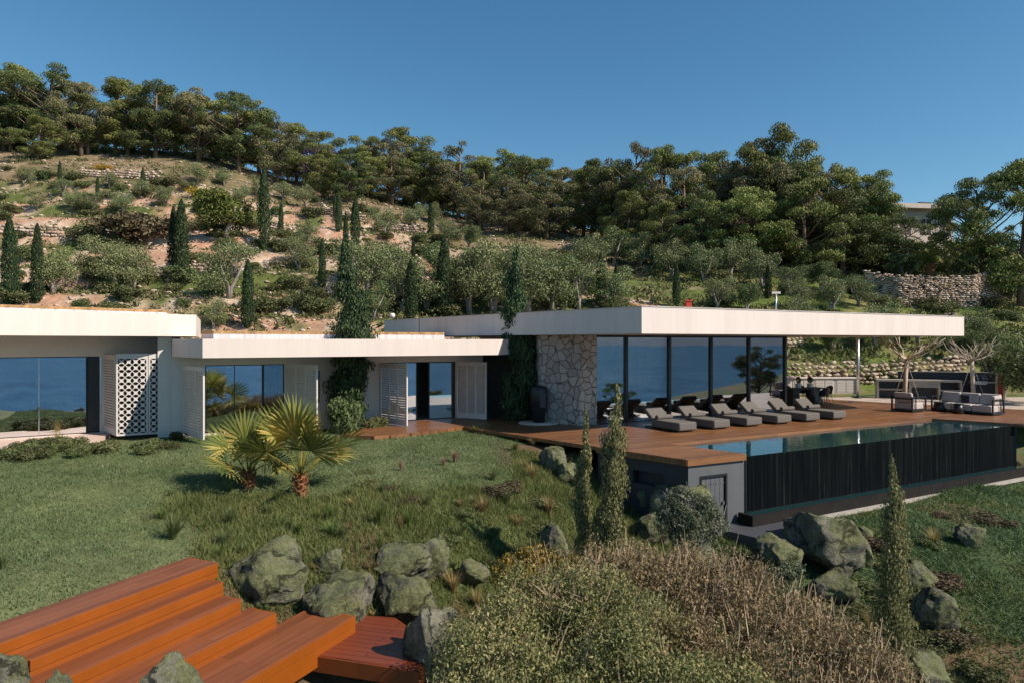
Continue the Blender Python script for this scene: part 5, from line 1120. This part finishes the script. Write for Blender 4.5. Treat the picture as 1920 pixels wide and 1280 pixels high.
near_cypress(970, 26.6, 468, .76, 'dark cypress rising through the pavilion roof beside the stone wall', 38000, .11, 'cypress_leaf', 62, -.12, rag=.35, low=.03)
near_cypress(1098, 14.2, 780, .30, 'thinner of the two ragged cypresses in front of the pavilion', 20000, .055, 'cypress_near_leaf', 63, rag=.5, low=.3, asp=.42)
near_cypress(1150, 13.6, 728, .46, 'fuller of the two ragged cypresses in front of the pavilion', 38000, .055, 'cypress_near_leaf', 64, rag=.6, low=.4, asp=.42)
near_cypress(1678, 12.0, 862, .42, 'ragged slim cypress standing alone in front of the pool wall', 38000, .05, 'cypress_near_leaf', 65, rag=.55, low=.2, lean=-.012, asp=.42)
x = (1702-960)/FPX*69; tree('pine', x, 69, Hs(x, 69), CH+(640-408)/FPX*69-Hs(x, 69), 'dark pine standing against the hillside house, its roof showing above', 'pine', wide=1.3, v=1)
for px, Yd, h, lab in [(1700, 66, 3.6, 'dark bushy tree hiding the lower wall of the hillside house'), (1785, 66, 3.2, 'dark bushy tree right of the date palm'), (1722, 70, 3.8, 'dark bushy tree directly behind the date palm')]:
    x = (px-960)/FPX*Yd; tree('dense', x, Yd, Hs(x, Yd), h, lab, 'tree', wide=1.1)
x, y = ((656-960)/FPX*23.7, 23.7); tree('laurel', x, y, -.12, 1.55, 'bright green leafy shrub at the foot of the cypress by the low wing', 'shrub', wide=.62, v=0)
for px, Yd, h, wd, lab, kd_ in [(1880, 37, 3.6, 1.0, 'dark dense shrub at the right edge, nearest the outdoor kitchen', 'dense'), (1935, 34, 3.9, 1.1, 'dark dense shrub cut by the right edge of the view', 'dense'), (1840, 44, 2.6, 1.1, 'dark bush behind the blue-grey kitchen wall', 'dense'), (1790, 45, 2.0, 1.2, 'green bush on the bank above the rubble wall, right side', 'dense'),
                         (1640, 47, 3.6, 1.1, 'dark olive on the bank behind the metal column', 'olive'), (1560, 46.5, 2.0, 1.2, 'low dark bush on the bank under the roof edge', 'dense'), (1500, 50, 3.0, 1.1, 'olive tree on the bank just right of the glass', 'olive'), (1720, 48, 2.4, 1.1, 'olive bush behind the first bare tree', 'olive'), (1838, 48, 3.0, .8, 'slim grey olive beside the end of the pavilion roof', 'olive')]:
    x = (px-960)/FPX*Yd; tree(kd_, x, Yd, Hs(x, Yd), h, lab, 'shrub' if kd_ == 'dense' else 'olive tree', wide=wd)
# feather palm on the hill
def fan(rg, n_seg, L_, spread, droop):
    V = []; F = []
    for i in range(n_seg):
        a = -spread/2+spread*i/(n_seg-1); l = L_*(0.80+.20*cos(a*.8))*rg.uniform(.93, 1.05); w0 = L_*spread/n_seg*.50; b = len(V)
        ca, sa = sin(a), cos(a); zt_ = (.03 if i % 2 else -.03)*L_
        pts = [(0.0, .004), (.50, w0*.52), (.68, w0*.42), (1.0, .003)]
        for (f, wv) in pts:
            z = zt_*min(1, f*2)*.6-droop*L_*f**3*rg.uniform(.6, 1.4)
            V += [(ca*l*f-sa*wv, sa*l*f+ca*wv, z), (ca*l*f+sa*wv, sa*l*f-ca*wv, z)]
        for k in range(3): F.append((b+2*k, b+2*k+1, b+2*k+3, b+2*k+2))
    return V, F
def fan_palm(px, Yd, h, nfr, Lf, label, seed, zg=None):
    rg = np.random.default_rng(seed); x = (px-960)/FPX*Yd; zg = Hs(x, Yd) if zg is None else zg; r = empty('fan_palm', (x, Yd, zg), label, 'palm', 'fan palms on the lawn')
    th = h*.22; b = MB(); prof = []
    for i in range(9):
        f = i/8; prof.append((.115*(1-.25*f)+(.035 if i % 2 else 0), -.1+f*(th+.1)))
    b.lathe(prof, (x, Yd, zg), 12)
    for i in range(26):
        a = i*2.4; f = i/26; p = Vector((x+cos(a)*.1, Yd+sin(a)*.1, zg+f*th)); b.beam(p, p+Vector((cos(a)*.09, sin(a)*.09, .12)), .06, .02)
    b.build('trunk', 'palm_bark', r)
    for i in range(nfr):
        f = i/nfr; a = i*2.399+rg.uniform(-.3, .3); el = radians(80-66*f+rg.uniform(-7, 7)); pl_ = h*(.36+.16*rg.random())
        base = Vector((0, 0, th-.05)); d = Vector((cos(a)*cos(el), sin(a)*cos(el), sin(el))); tip = base+d*pl_+Vector((0, 0, -.06*f)); mid = base+d*pl_*.55+Vector((0, 0, .03))
        V, F = fan(rg, 26, Lf*rg.uniform(.85, 1.1), radians(215), .03+.10*f)
        # local frame: blade y along d, normal up-ish
        yv = (d+Vector((0, 0, -.25*f))).normalized(); xv = yv.cross(Vector((0, 0, 1))).normalized(); zv = xv.cross(yv); roll = rg.uniform(-.9, .9); xv2 = xv*cos(roll)+zv*sin(roll); zv2 = xv2.cross(yv)
        Vw = [tip+xv2*v[0]+yv*v[1]+zv2*v[2] for v in V]
        bb = MB(); bb.add([(p.x+x, p.y+Yd, p.z+zg) for p in Vw], F); bl = bb.build('frond', 'frond_yellow' if rg.random() < .22+.25*(f > .7) else 'frond_leaf', r)
        c = Vector((x, Yd, zg)); MB().tube([c+base, c+mid, c+tip], [.022, .014, .008], 5).build('stalk', 'frond_yellow' if f > .4 else 'frond_leaf', bl)
    return r
fan_palm(563, 15.4, 2.15, 12, .86, 'larger fan palm on the lawn, right of the pair', 71)
fan_palm(465, 15.8, 1.65, 10, .74, 'smaller fan palm on the lawn, left of the pair', 73)
def feather_palm(px, Yd, ty, label):
    rg = np.random.default_rng(8); x = (px-960)/FPX*Yd; zg = Hs(x, Yd); zt_ = CH+(640-ty)/FPX*Yd; th = (zt_-zg)*.35; r = empty('date_palm', (x, Yd, zg), label, 'palm')
    MB().lathe([(.4, -.3), (.33, th*.5), (.42, th)], (x, Yd, zg), 12).build('trunk', 'palm_bark', r)
    for i in range(34):
        a = i*2.4; f = i/34; el = radians(85-75*f); L_ = 3.3; P = []; 
        for k in range(9):
            t = k/8; e2 = el-t*t*1.3; P.append((P[-1] if P else Vector((0, 0, th)))+Vector((cos(a)*cos(e2), sin(a)*cos(e2), sin(e2)))*L_/8)
        V = []; F = []
        for k in range(8):
            dv = (P[k+1]-P[k]).normalized(); sv = dv.cross(Vector((0, 0, 1))).normalized()
            for sg in (-1, 1):
                for q_ in (0, .5):
                    p = P[k]+(P[k+1]-P[k])*q_; l = .62*(1-.5*k/8); tip = p+sv*sg*l+dv*l*.6-Vector((0, 0, .18)); b = len(V); V += [p-dv*.07, p+dv*.07, tip]; F.append((b, b+1, b+2))
        bb = MB(); bb.add([(p.x+x, p.y+Yd, p.z+zg) for p in V], F); bb.build('frond', 'frond_leaf', r)
feather_palm(1745, 62.8, 395, 'date palm above the tall retaining wall on the right')
# hillside house
t = empty('hillside_house', (42, 74, 11), 'pale flat-roofed house behind the date palm on the hill', 'house')
Yh = 74; xa = (1675-960)/FPX*Yh; xb = (1800-960)/FPX*Yh; ztp = CH+(640-384)/FPX*Yh
MB().fbox(Fr(xa, Yh, radians(8)), 0, xb-xa, 0, 8, 8, ztp-.5).build('wall', 'far_wall', t); rf = MB().fbox(Fr(xa, Yh, radians(8)), -.8, xb-xa+.8, -1, 9, ztp-.497, ztp).build('roof', 'far_wall', t)
MB().fbox(Fr(xa, Yh, radians(8)), 4.0, 5.4, 1, 2, ztp+.003, ztp+.6).build('chimney', 'charcoal_wall', rf)
for s_ in (.8, 3.2, 5.6): wq = MB().fbox(Fr(xa, Yh, radians(8)), s_, s_+1.3, -.03, -.004, ztp-3.2, ztp-1.5).build('window', 'dark_inside', t); MB().fbox(Fr(xa, Yh, radians(8)), s_+.62, s_+.68, -.06, -.031, ztp-3.2, ztp-1.5).build('frame', 'white_paint', wq)
# stepping slabs climbing the lawn at the right
prev = None
for k, (px, py) in enumerate([(1648, 560), (1665, 566), (1694, 572), (1722, 578), (1750, 584), (1776, 590), (1812, 599), (1840, 610), (1862, 620)]):
    x, y, z = hit(px, py, 44, 60); w_ = .95+.05*k
    tag(MB().fbox(Fr(x, y, -.25), -w_/2, w_/2, -.3, .3, z-.15, z+.12).build('step_slab', 'limestone_step', None, .02), 'pale stone slab step on the right lawn, %s from the top' % ordw(k+1), 'step', 'stone slab steps on the right lawn')
# irrigation hose on the hill
h_ = []
for px, py in [(255, 548), (290, 545), (325, 532), (345, 530), (380, 536), (420, 540), (460, 542)]: x, y, z = hit(px, py, 44, 80); h_.append((x, y, z+.05))
tag(MB().tube(h_, .05, 6).build('irrigation_hose', 'hose_black'), 'black irrigation hose lying on the soil below the hill cypresses', 'hose')

# ================================================================== FOREGROUND PLANTING
def shrub_mass(name, lobes, n, size, leaf, label, cat, seed, stems=0, stem_h=(.5, 1.1), asp=.42, twig='dry_stem'):
    rg = np.random.default_rng(seed); c0 = np.mean([l[:2] for l in lobes], 0); z0 = Hs(c0[0], c0[1]); r = empty(name, (c0[0], c0[1], z0), label, cat)
    lb = [(l[0]-c0[0], l[1]-c0[1], l[2]-z0, l[3], l[3]*.9, l[3]*.9) for l in lobes]
    sub = []
    for l in lb:
        for q in range(13):
            u = unit(rg, 1)[0]; u[2] = abs(u[2])*.9; k = rg.uniform(.18, .38)*l[3]+.05; sub.append((l[0]+u[0]*l[3]*.88, l[1]+u[1]*l[4]*.88, l[2]+u[2]*l[5]*.88, k, k, k*1.15))
    n1_ = int(n*.86); A_ = lobes_cloud(rg, sub, n1_, size, asp, upbias=.35, shell=.8, jitter=1.0); B_ = lobes_cloud(rg, lb, n-n1_, size, asp, upbias=.45, shell=.4, jitter=1.1)
    P, D, Nn, Ls, Ws = [np.concatenate([a_, b_]) for a_, b_ in zip(A_, B_)]; D[:, 2] += .5
    # uneven outline: push leaves in and out by noise
    P += unit(rg, n)*.035; k = (fbm(P[:, 0]*1.0+9, P[:, 2]*1.0+P[:, 1]*.7, 1.6, seed)-.5)[:, None]*.5; P += np.c_[P[:, 0]*0, -np.abs(k[:, 0]), k[:, 0]]*1.0
    link(bpy.data.objects.new('foliage', leafmesh('foliage', P, D, Nn, Ls, Ws, leaf)), r)
    if stems:
        b = MB()
        for i in range(stems):
            l = lb[rg.integers(len(lb))]; u = unit(rg, 1)[0]; u[2] = abs(u[2])*.9+.15; u[1] -= .15; p = Vector((l[0]+u[0]*l[3]*.8, l[1]+u[1]*l[4]*.8, l[2]+u[2]*l[5]*.75)); hh = rg.uniform(*stem_h)
            d = Vector((rg.normal()*.22+.12, rg.normal()*.22, 1)).normalized(); b.tube([p-d*hh*.6, p+d*hh*.15, p+d*hh*.42+Vector((rg.normal()*.04, 0, 0))], [.009, .007, .003], 3, False)
        for i in range(46):
            l = lb[rg.integers(len(lb))]; u = unit(rg, 1)[0]; u[2] = abs(u[2])*.7+.3; p = Vector((l[0], l[1], l[2]-l[3]*.6)); q = Vector((l[0]+u[0]*l[3]*1.0, l[1]+u[1]*l[4]*1.0, l[2]+u[2]*l[5]*.98)); mid = (p+q)/2+Vector((rg.normal()*.1, rg.normal()*.1, .08))
            b.tube([p, mid, q], [.024, .015, .006], 4, False)
            for j in range(3): e = q+Vector((rg.normal()*.16, rg.normal()*.16, abs(rg.normal())*.16)); b.tube([mid+(q-mid)*rg.uniform(.3, .9), e], [.008, .003], 3, False)
        me = bpy.data.meshes.new('stems'); me.from_pydata([tuple(v) for v in b.v], [], b.f); me.materials.append(M[twig]); me.update(); link(bpy.data.objects.new('stems', me), r)
    return r
def LB(*a): return [((px-960)/FPX*Y_, Y_, CH+(640-py)/FPX*Y_, rr) for (px, py, Y_, rr) in a]
shrub_mass('dry_shrub', LB((1150, 1105, 10.6, .75), (1215, 1095, 11.0, .7), (1290, 1110, 10.6, .75), (1365, 1130, 10.2, .75), (1440, 1160, 9.9, .75), (1520, 1205, 9.6, .75), (1590, 1255, 9.2, .72), (1640, 1330, 8.8, .7), (1240, 1190, 9.9, .9), (1350, 1220, 9.5, .9), (1460, 1270, 9.2, .9), (1560, 1360, 8.8, .9), (1300, 1400, 9.4, 1.5), (1500, 1450, 9.2, 1.3)),
           95000, .045, 'shrub_dry', 'wide dry brown shrub mass in the foreground, with pale upright stalks', 'shrub', 81, 650, (.4, .85))
shrub_mass('olive_shrub', LB((905, 1235, 8.7, .6), (960, 1190, 9.2, .65), (1020, 1150, 9.6, .7), (1090, 1150, 9.6, .75), (1160, 1200, 9.1, .8), (1060, 1240, 8.8, .8), (960, 1290, 8.5, .7), (1160, 1300, 8.5, .85), (1250, 1320, 8.4, .8), (870, 1310, 8.3, .55), (1080, 1400, 8.8, 1.3), (1350, 1350, 8.3, .7), (1440, 1380, 8.2, .6)),
           95000, .045, 'shrub_green', 'large olive-green shrub filling the bottom middle of the view', 'shrub', 82, 260, (.3, .6))
shrub_mass('yellow_tipped_shrub', LB((975, 1085, 11.3, .42), (1015, 1072, 11.5, .42), (1058, 1078, 11.3, .4), (1000, 1120, 10.9, .5), (1050, 1125, 10.9, .5)), 11000, .055, 'shrub_yellow', 'small yellow-tipped shrub above the olive-green one, below the thinner cypress', 'shrub', 83, 60, (.3, .5))
shrub_mass('silvery_shrub', LB((1290, 968, 15.3, .50), (1325, 985, 15.3, .46), (1262, 985, 15.3, .42), (1300, 1010, 15.1, .52), (1270, 950, 15.5, .35)), 15000, .07, 'lavender_leaf', 'rounded silvery-green shrub in front of the slatted metal door', 'shrub', 84, 120, (.3, .5), .3, 'bark_grey')
shrub_mass('slope_shrub', LB((1520, 1000, 17.4, .25), (1480, 1070, 15.2, .28), (1455, 1075, 15.2, .25)), 3500, .06, 'lavender_leaf', 'small silvery shrub beside the boulder below the paved pad', 'shrub', 85)
def tuft(px, py, h, n, leaf, label, seed, spread=.5, w=.016, name='grass_tuft', Yd=None, lean=(0, 0)):
    rg = np.random.default_rng(seed); x, y, z = hit(px, py, 8, 40) if Yd is None else ((px-960)/FPX*Yd, Yd, Hs((px-960)/FPX*Yd, Yd)); V = []; F = []
    for i in range(n):
        a = rg.uniform(0, 2*pi); l = h*rg.uniform(.6, 1.1); out = spread*rg.uniform(.1, 1)**.8; p = np.array([cos(a)*h*.09*rg.random(), sin(a)*h*.09*rg.random(), -.03]); sv = np.array([-sin(a), cos(a), 0])*w/2; b = len(V)
        for k in range(4):
            f = k/3; c = p+np.array([cos(a)*out*l*f**1.5+lean[0]*f, sin(a)*out*l*f**1.5+lean[1]*f, l*f*(1-.35*out*f)]); ww = (1-f*.92); V += [c-sv*ww, c+sv*ww]
        for k in range(3): F.append((b+2*k, b+2*k+1, b+2*k+3, b+2*k+2))
    me = np_mesh(name, np.array(V), np.array(F)); me.materials.append(M[leaf]); o = link(bpy.data.objects.new(name, me)); o.location = (x, y, z); return tag(o, label, 'grass tuft', 'grass tufts in the garden')
TF = [(712, 985, .62, 150, 'tuft_green', 'tall fresh green grass clump in the meadow, left of two', .45), (768, 990, .55, 150, 'tuft_green', 'tall fresh green grass clump in the meadow, right of two', .45),
      (324, 1010, .55, 220, 'tuft_dark', 'dark rounded grass clump above the upper timber step', .8), (432, 985, .45, 120, 'tuft_dark', 'dark upright grass clump between palm and largest boulder', .4),
      (752, 882, .34, 110, 'tuft_pink', 'small pinkish dry tuft alone on the lawn', .3), (853, 866, .42, 150, 'tuft_pink', 'pinkish dry grass clump on the lawn below the low wing', .45), (832, 872, .28, 70, 'tuft_pink', 'little pinkish tuft touching the larger pink clump', .4),
      (998, 900, .55, 170, 'tuft_tan', 'straw-yellow grass clump left of the deck-edge boulders', .6), (985, 880, .4, 90, 'tuft_tan', 'smaller straw tuft behind the straw-yellow clump', .6), (1030, 965, .55, 160, 'tuft_tan', 'tan grass clump left of the thin cypress', .5),
      (905, 960, .5, 150, 'tuft_tan', 'arching straw grass clump in the middle of the meadow', .9), (970, 985, .36, 110, 'tuft_tan', 'low arching dark-straw clump below the meadow middle', 1.0), (950, 945, .45, 120, 'tuft_dark', 'green clump beside the arching straw grass', .6),
      (925, 900, .4, 130, 'tuft_dark', 'dark green clump at the lawn edge below the deck', .6), (965, 845, .45, 120, 'tuft_dark', 'spiky green clump by the deck edge', .9), (1000, 835, .35, 90, 'tuft_tan', 'thin dry tuft at the deck edge', .8),
      (610, 1060, .35, 100, 'tuft_dark', 'reddish-dark tuft right of the largest boulder', .6), (560, 1000, .35, 110, 'tuft_green', 'green tuft right of the dark upright clump', .6), (800, 950, .4, 110, 'tuft_dark', 'dark clump right of the fresh green pair', .6),
      (108, 832, .62, 60, 'tuft_tan', 'spiky straw tuft beside the left paving', .45), (5, 1065, .3, 80, 'tuft_dark', 'dark tuft on the lawn at the left edge', .6),
      (850, 1110, .5, 170, 'tuft_tan', 'straw grass between the mossy boulders and the olive-green shrub', .6), (895, 1140, .45, 130, 'tuft_tan', 'straw grass tuft against the olive-green shrub', .6), (1752, 1020, .55, 170, 'tuft_tan', 'golden grass clump on the right slope', .8),
      (1632, 1190, .6, 150, 'tuft_tan', 'yellow-green grass clump left of the slim cypress base', .4), (1440, 1065, .3, 70, 'tuft_tan', 'dry tuft by the boulder below the pad', .6), (640, 1010, .4, 120, 'tuft_dark', 'dark clump above the small sunken boulder', .7), (860, 1010, .4, 110, 'tuft_dark', 'dark clump right of the leaning boulder', .7),
      (500, 965, .35, 100, 'tuft_dark', 'dark clump under the larger fan palm', .8), (1080, 945, .35, 80, 'tuft_tan', 'dry tuft left of the fuller cypress', .7), (1210, 1015, .35, 90, 'tuft_tan', 'dry tuft on the flat brownish boulder', .7)]
for k, (px, py, h, n, lf, lab, spd) in enumerate(TF): tuft(px, py, h, n, lf, lab, 700+k, spd)
x, y, z = P3(905, 800, -.1)
for px, lab in ((895, 'leafy green plant at the deck notch, left one'), (922, 'leafy green plant at the deck notch, right one')):
    o = tuft(px, 803, .38, 60, 'tuft_green', lab, px, 1.1, .05, 'leafy_plant', Yd=24.0); o['category'] = 'plant'; o['group'] = 'leafy plants at the deck notch'
# border planting along the left wing
rgb = random.Random(4); bx = sorted([(rgb.uniform(5, 345), 0) for _ in range(15)])
for k, (px, _) in enumerate(bx):
    py = 848+rgb.uniform(-8, 16)-px*.03; x, y, z = hit(px, py, 14, 26); tree('bush' if k % 3 else 'laurel', x, y, z-.02, rgb.uniform(.28, .5), 'small border shrub below the left wing, %s from the left' % ordw(k+1), 'shrub', 'border shrubs below the left wing', wide=1.3)
for px, Yd, h, lab in ((700, 24.6, .6, 'small grey shrub against the wall left of the open shutter'), (335, 22.0, .35, 'small plant at the foot of the pierced screens')): x = (px-960)/FPX*Yd; tree('bush', x, Yd, -.12, h, lab, 'shrub')
x, y, z = hit(1080, 870, 14, 30)
b_ = tree('bush', x, y, z, .5, 'low shrub beside the deck-edge boulders', 'shrub')

rm = random.Random(21); ex = []
for k in range(34):
    px = rm.uniform(300, 1010); py = rm.uniform(915, 1070); ex.append((px, py))
ex.sort()
for k, (px, py) in enumerate(ex):
    lf = rm.choice(('tuft_dark', 'tuft_green', 'tuft_dark', 'tuft_tan')); tuft(px, py, rm.uniform(.18, .42), rm.randint(40, 110), lf, '%s meadow tuft, %s from the left among the small scattered ones' % ({'tuft_dark': 'dark green', 'tuft_green': 'fresh green', 'tuft_tan': 'straw coloured'}[lf], ordw(k+1)), 900+k, rm.uniform(.4, 1.0))
ex = sorted([(rm.uniform(1500, 1915), rm.uniform(955, 1270)) for _ in range(26)]+[(rm.uniform(640, 1190), rm.uniform(880, 1060)) for _ in range(22)])
for k, (px, py) in enumerate(ex):
    x, y, z = hit(px, py, 9, 28); kk = rm.choice(('bush', 'laurel', 'bush', 'brownbush')); tree(kk, x, y, z-.04, rm.uniform(.14, .34), 'small creeping %s herb cushion, %s from the left on the garden slope' % ('brown' if kk == 'brownbush' else 'green', ordw(k+1)), 'herb cushion', 'herb cushions on the garden slope', wide=rm.uniform(1.6, 2.8))
rm2 = random.Random(88)
for k, (x0, x1, yt, yb, Yd, lab) in enumerate(BO):
    if yb > 1200: continue
    for j, f in enumerate((.02, .5, .98)):
        if rm2.random() < .2: continue
        lf = rm2.choice(('tuft_dark', 'tuft_green', 'tuft_dark', 'tuft_tan')); tuft(x0+(x1-x0)*f, min(1270, yb-.10*(yb-yt)-(0 if j == 1 else .15*(yb-yt))), rm2.uniform(.16, .32), rm2.randint(50, 90), lf, 'grass at the %s of the %s' % (('left foot', 'front foot', 'right foot')[j], ' '.join(lab.split()[:9])), 2000+k*3+j, .7)
# ---- ground cover: blades of lawn, meadow and slope
def blades(name, label, n, region, hmin, hmax, wd, mat, seed, dens=None, lean=.35):
    rg = np.random.default_rng(seed); xs_ = []; ys_ = []; tot = 0
    while tot < n:
        m_ = n*2; yy = region[2]+(region[3]-region[2])*rg.random(m_)**1.0; pxx = rg.uniform(region[0], region[1], m_); xx = (pxx-960)/FPX*yy
        keep = rg.random(m_) < yy/region[3]; z_ = H(xx, yy); pyy = 640+(CH-z_)*FPX/yy
        if dens is not None: keep &= rg.random(m_) < dens(pxx, pyy, xx, yy)
        keep &= ~inpoly(xx, yy, DECK) & ~inpoly(xx, yy, TERR) & ~inpoly(xx, yy, PLAT)
        pp = xx*n_[0]+yy*n_[1]; ee = xx*e_[0]+yy*e_[1]
        for (a, b2, zt_, e0, e1) in STEPS: keep &= ~((pp > a-.01) & (pp < b2+.02) & (ee > e0-.05) & (ee < e1+.05))
        keep &= ~inpoly(xx, yy, [(5.3, 17.95), (6.35, 16.75), (8.5, 17.9), (7.9, 18.9)]) & ~inpoly(xx, yy, [(4.4, 17.6), (6.7, 18.2), (24, 27.9), (24, 40), (2, 21)])
        fm = (xx+10.26)*-sin(HA)+(yy-22.83)*cos(HA); keep &= (fm < -.05)
        xs_.append(xx[keep]); ys_.append(yy[keep]); tot += keep.sum()
    x_ = np.concatenate(xs_)[:n]; y_ = np.concatenate(ys_)[:n]; z_ = H(x_, y_); m_ = len(x_); a = rg.random(m_)*2*pi
    h = (hmin+(hmax-hmin)*rg.random(m_)**1.6)*(.5+fbm(x_, y_, .9, seed)); tipd = np.c_[rg.normal(size=m_)*lean, rg.normal(size=m_)*lean, np.ones(m_)]*h[:, None]
    P = np.c_[x_, y_, z_-.01]; S_ = np.c_[np.cos(a), np.sin(a), a*0]*(wd/2*(.6+.8*rg.random(m_)))[:, None]
    V = np.stack([P-S_, P+S_, P+tipd], 1).reshape(-1, 3); me = np_mesh(name, V, np.arange(3*m_, dtype=np.int32).reshape(-1, 3)); me.materials.append(M[mat])
    return tag(link(bpy.data.objects.new(name, me)), label, None, None, 'stuff')
def d_lawn(px, py, x, y):
    e = 340+260*(fbm(x, y, .55, 43)-.5)+60*(fbm(x, y, 2.2, 44)-.5); return ((px < 960) & (py < 880+70*fbm(x, y, .7, 41)+25*fbm(x, y, 3, 45))) | ((px < e) & (py < 1190))
def d_mead(px, py, x, y): return (~d_lawn(px, py, x, y) & (px < 1330) & (py < 1290))*(.55+.45*(fbm(x, y, 1.1, 5) > .45))
def d_slope(px, py, x, y): return (px > 1180)*(.4+.6*(fbm(x, y, .5, 6) > .42))
blades('lawn_grass', 'short green lawn grass in front of the house', 150000, (-150, 980, 8, 24.5), .025, .085, .022, 'grass_blade', 31, d_lawn, .55)
blades('meadow_grass', 'rough mixed grass and herbs between lawn and boulders', 110000, (-50, 1340, 8, 21), .05, .22, .020, 'meadow_blade', 32, d_mead, .5)
blades('slope_cover', 'dense low green ground cover on the slope below the pool', 120000, (1150, 2050, 9, 27), .03, .14, .030, 'cover_blade', 33, d_slope, .9)
# low scrub and weeds over the whole hillside
rg = np.random.default_rng(55); n = 26000; yy = 43+75*rg.random(n)**1.1; px = rg.uniform(-150, 2080, n); xx = (px-960)/FPX*yy; keep = fbm(xx, yy, .35, 91) > .47-.08*(px > 1100); xx = xx[keep]; yy = yy[keep]; zz = H(xx, yy); n = len(xx); kq = 12
C_ = np.repeat(np.c_[xx, yy, zz], kq, 0); m_ = len(C_); sz = np.repeat(.12+.28*rg.random(n)**2, kq)
P = C_+rg.normal(size=(m_, 3))*np.c_[sz, sz, sz*.3]*.8; P[:, 2] += sz*.5; D = rg.normal(size=(m_, 3))*.6+np.array([0, 0, 1.]); Nn = unit(rg, m_); Ls = sz*1.1*(.6+.8*rg.random(m_))
tag(link(bpy.data.objects.new('hill_weeds', leafmesh('hill_weeds', P, D, Nn, Ls, Ls*.4, 'hill_tuft'))), 'low weeds and dry herbs on the hillside', None, None, 'stuff')
# loose stones on the soil of the terraces
Vs = []; Fs = []; nb = 0; k = 0; n = 4200; yy = 44+60*rg.random(n); px = rg.uniform(-80, 1150, n); xx = (px-960)/FPX*yy; zz = H(xx, yy)
for i in range(n):
    s = .06+.22*rg.random()**3; V = SPR[0][i % 8]*np.array([s*1.2, s, s*.7])+np.array([xx[i], yy[i], zz[i]+s*.3]); Vs.append(V); Fs.append(IF+nb); nb += len(V)
me = np_mesh('loose_stones', np.concatenate(Vs), np.concatenate(Fs)); me.materials.append(M['rubble']); tag(link(bpy.data.objects.new('loose_stones', me)), 'pale loose stones scattered over the terraces', None, None, 'stuff')
# trees on the slope behind the viewpoint, seen mirrored in the pavilion glass
for k, (x, y, h, kd_, lab) in enumerate([(30, 1, 4.0, 'pine', 'pine on the seaward slope, mirrored in the second pavilion pane'), (40, 10, 4.5, 'pine', 'pine on the seaward slope, mirrored in the fourth pavilion pane'), (22, -3, 3.8, 'cypress', 'cypress on the seaward slope, mirrored beside the first mullion'),
                        (46, 22, 5.5, 'pine', 'pine on the seaward slope, mirrored in the last pavilion pane'), (17, -6, 3.0, 'cypress', 'small cypress on the seaward slope, mirrored in the first pavilion pane'), (34, 6, 3.0, 'dense', 'dark bushy tree on the seaward slope, mirrored in the third pavilion pane'), (26, -1, 2.4, 'dense', 'dark low tree on the seaward slope, mirrored low in the glass')]):
    tree(kd_, x, y, Hs(x, y), h, lab, 'pine' if kd_ == 'pine' else ('cypress' if kd_ == 'cypress' else 'tree'), v=k)
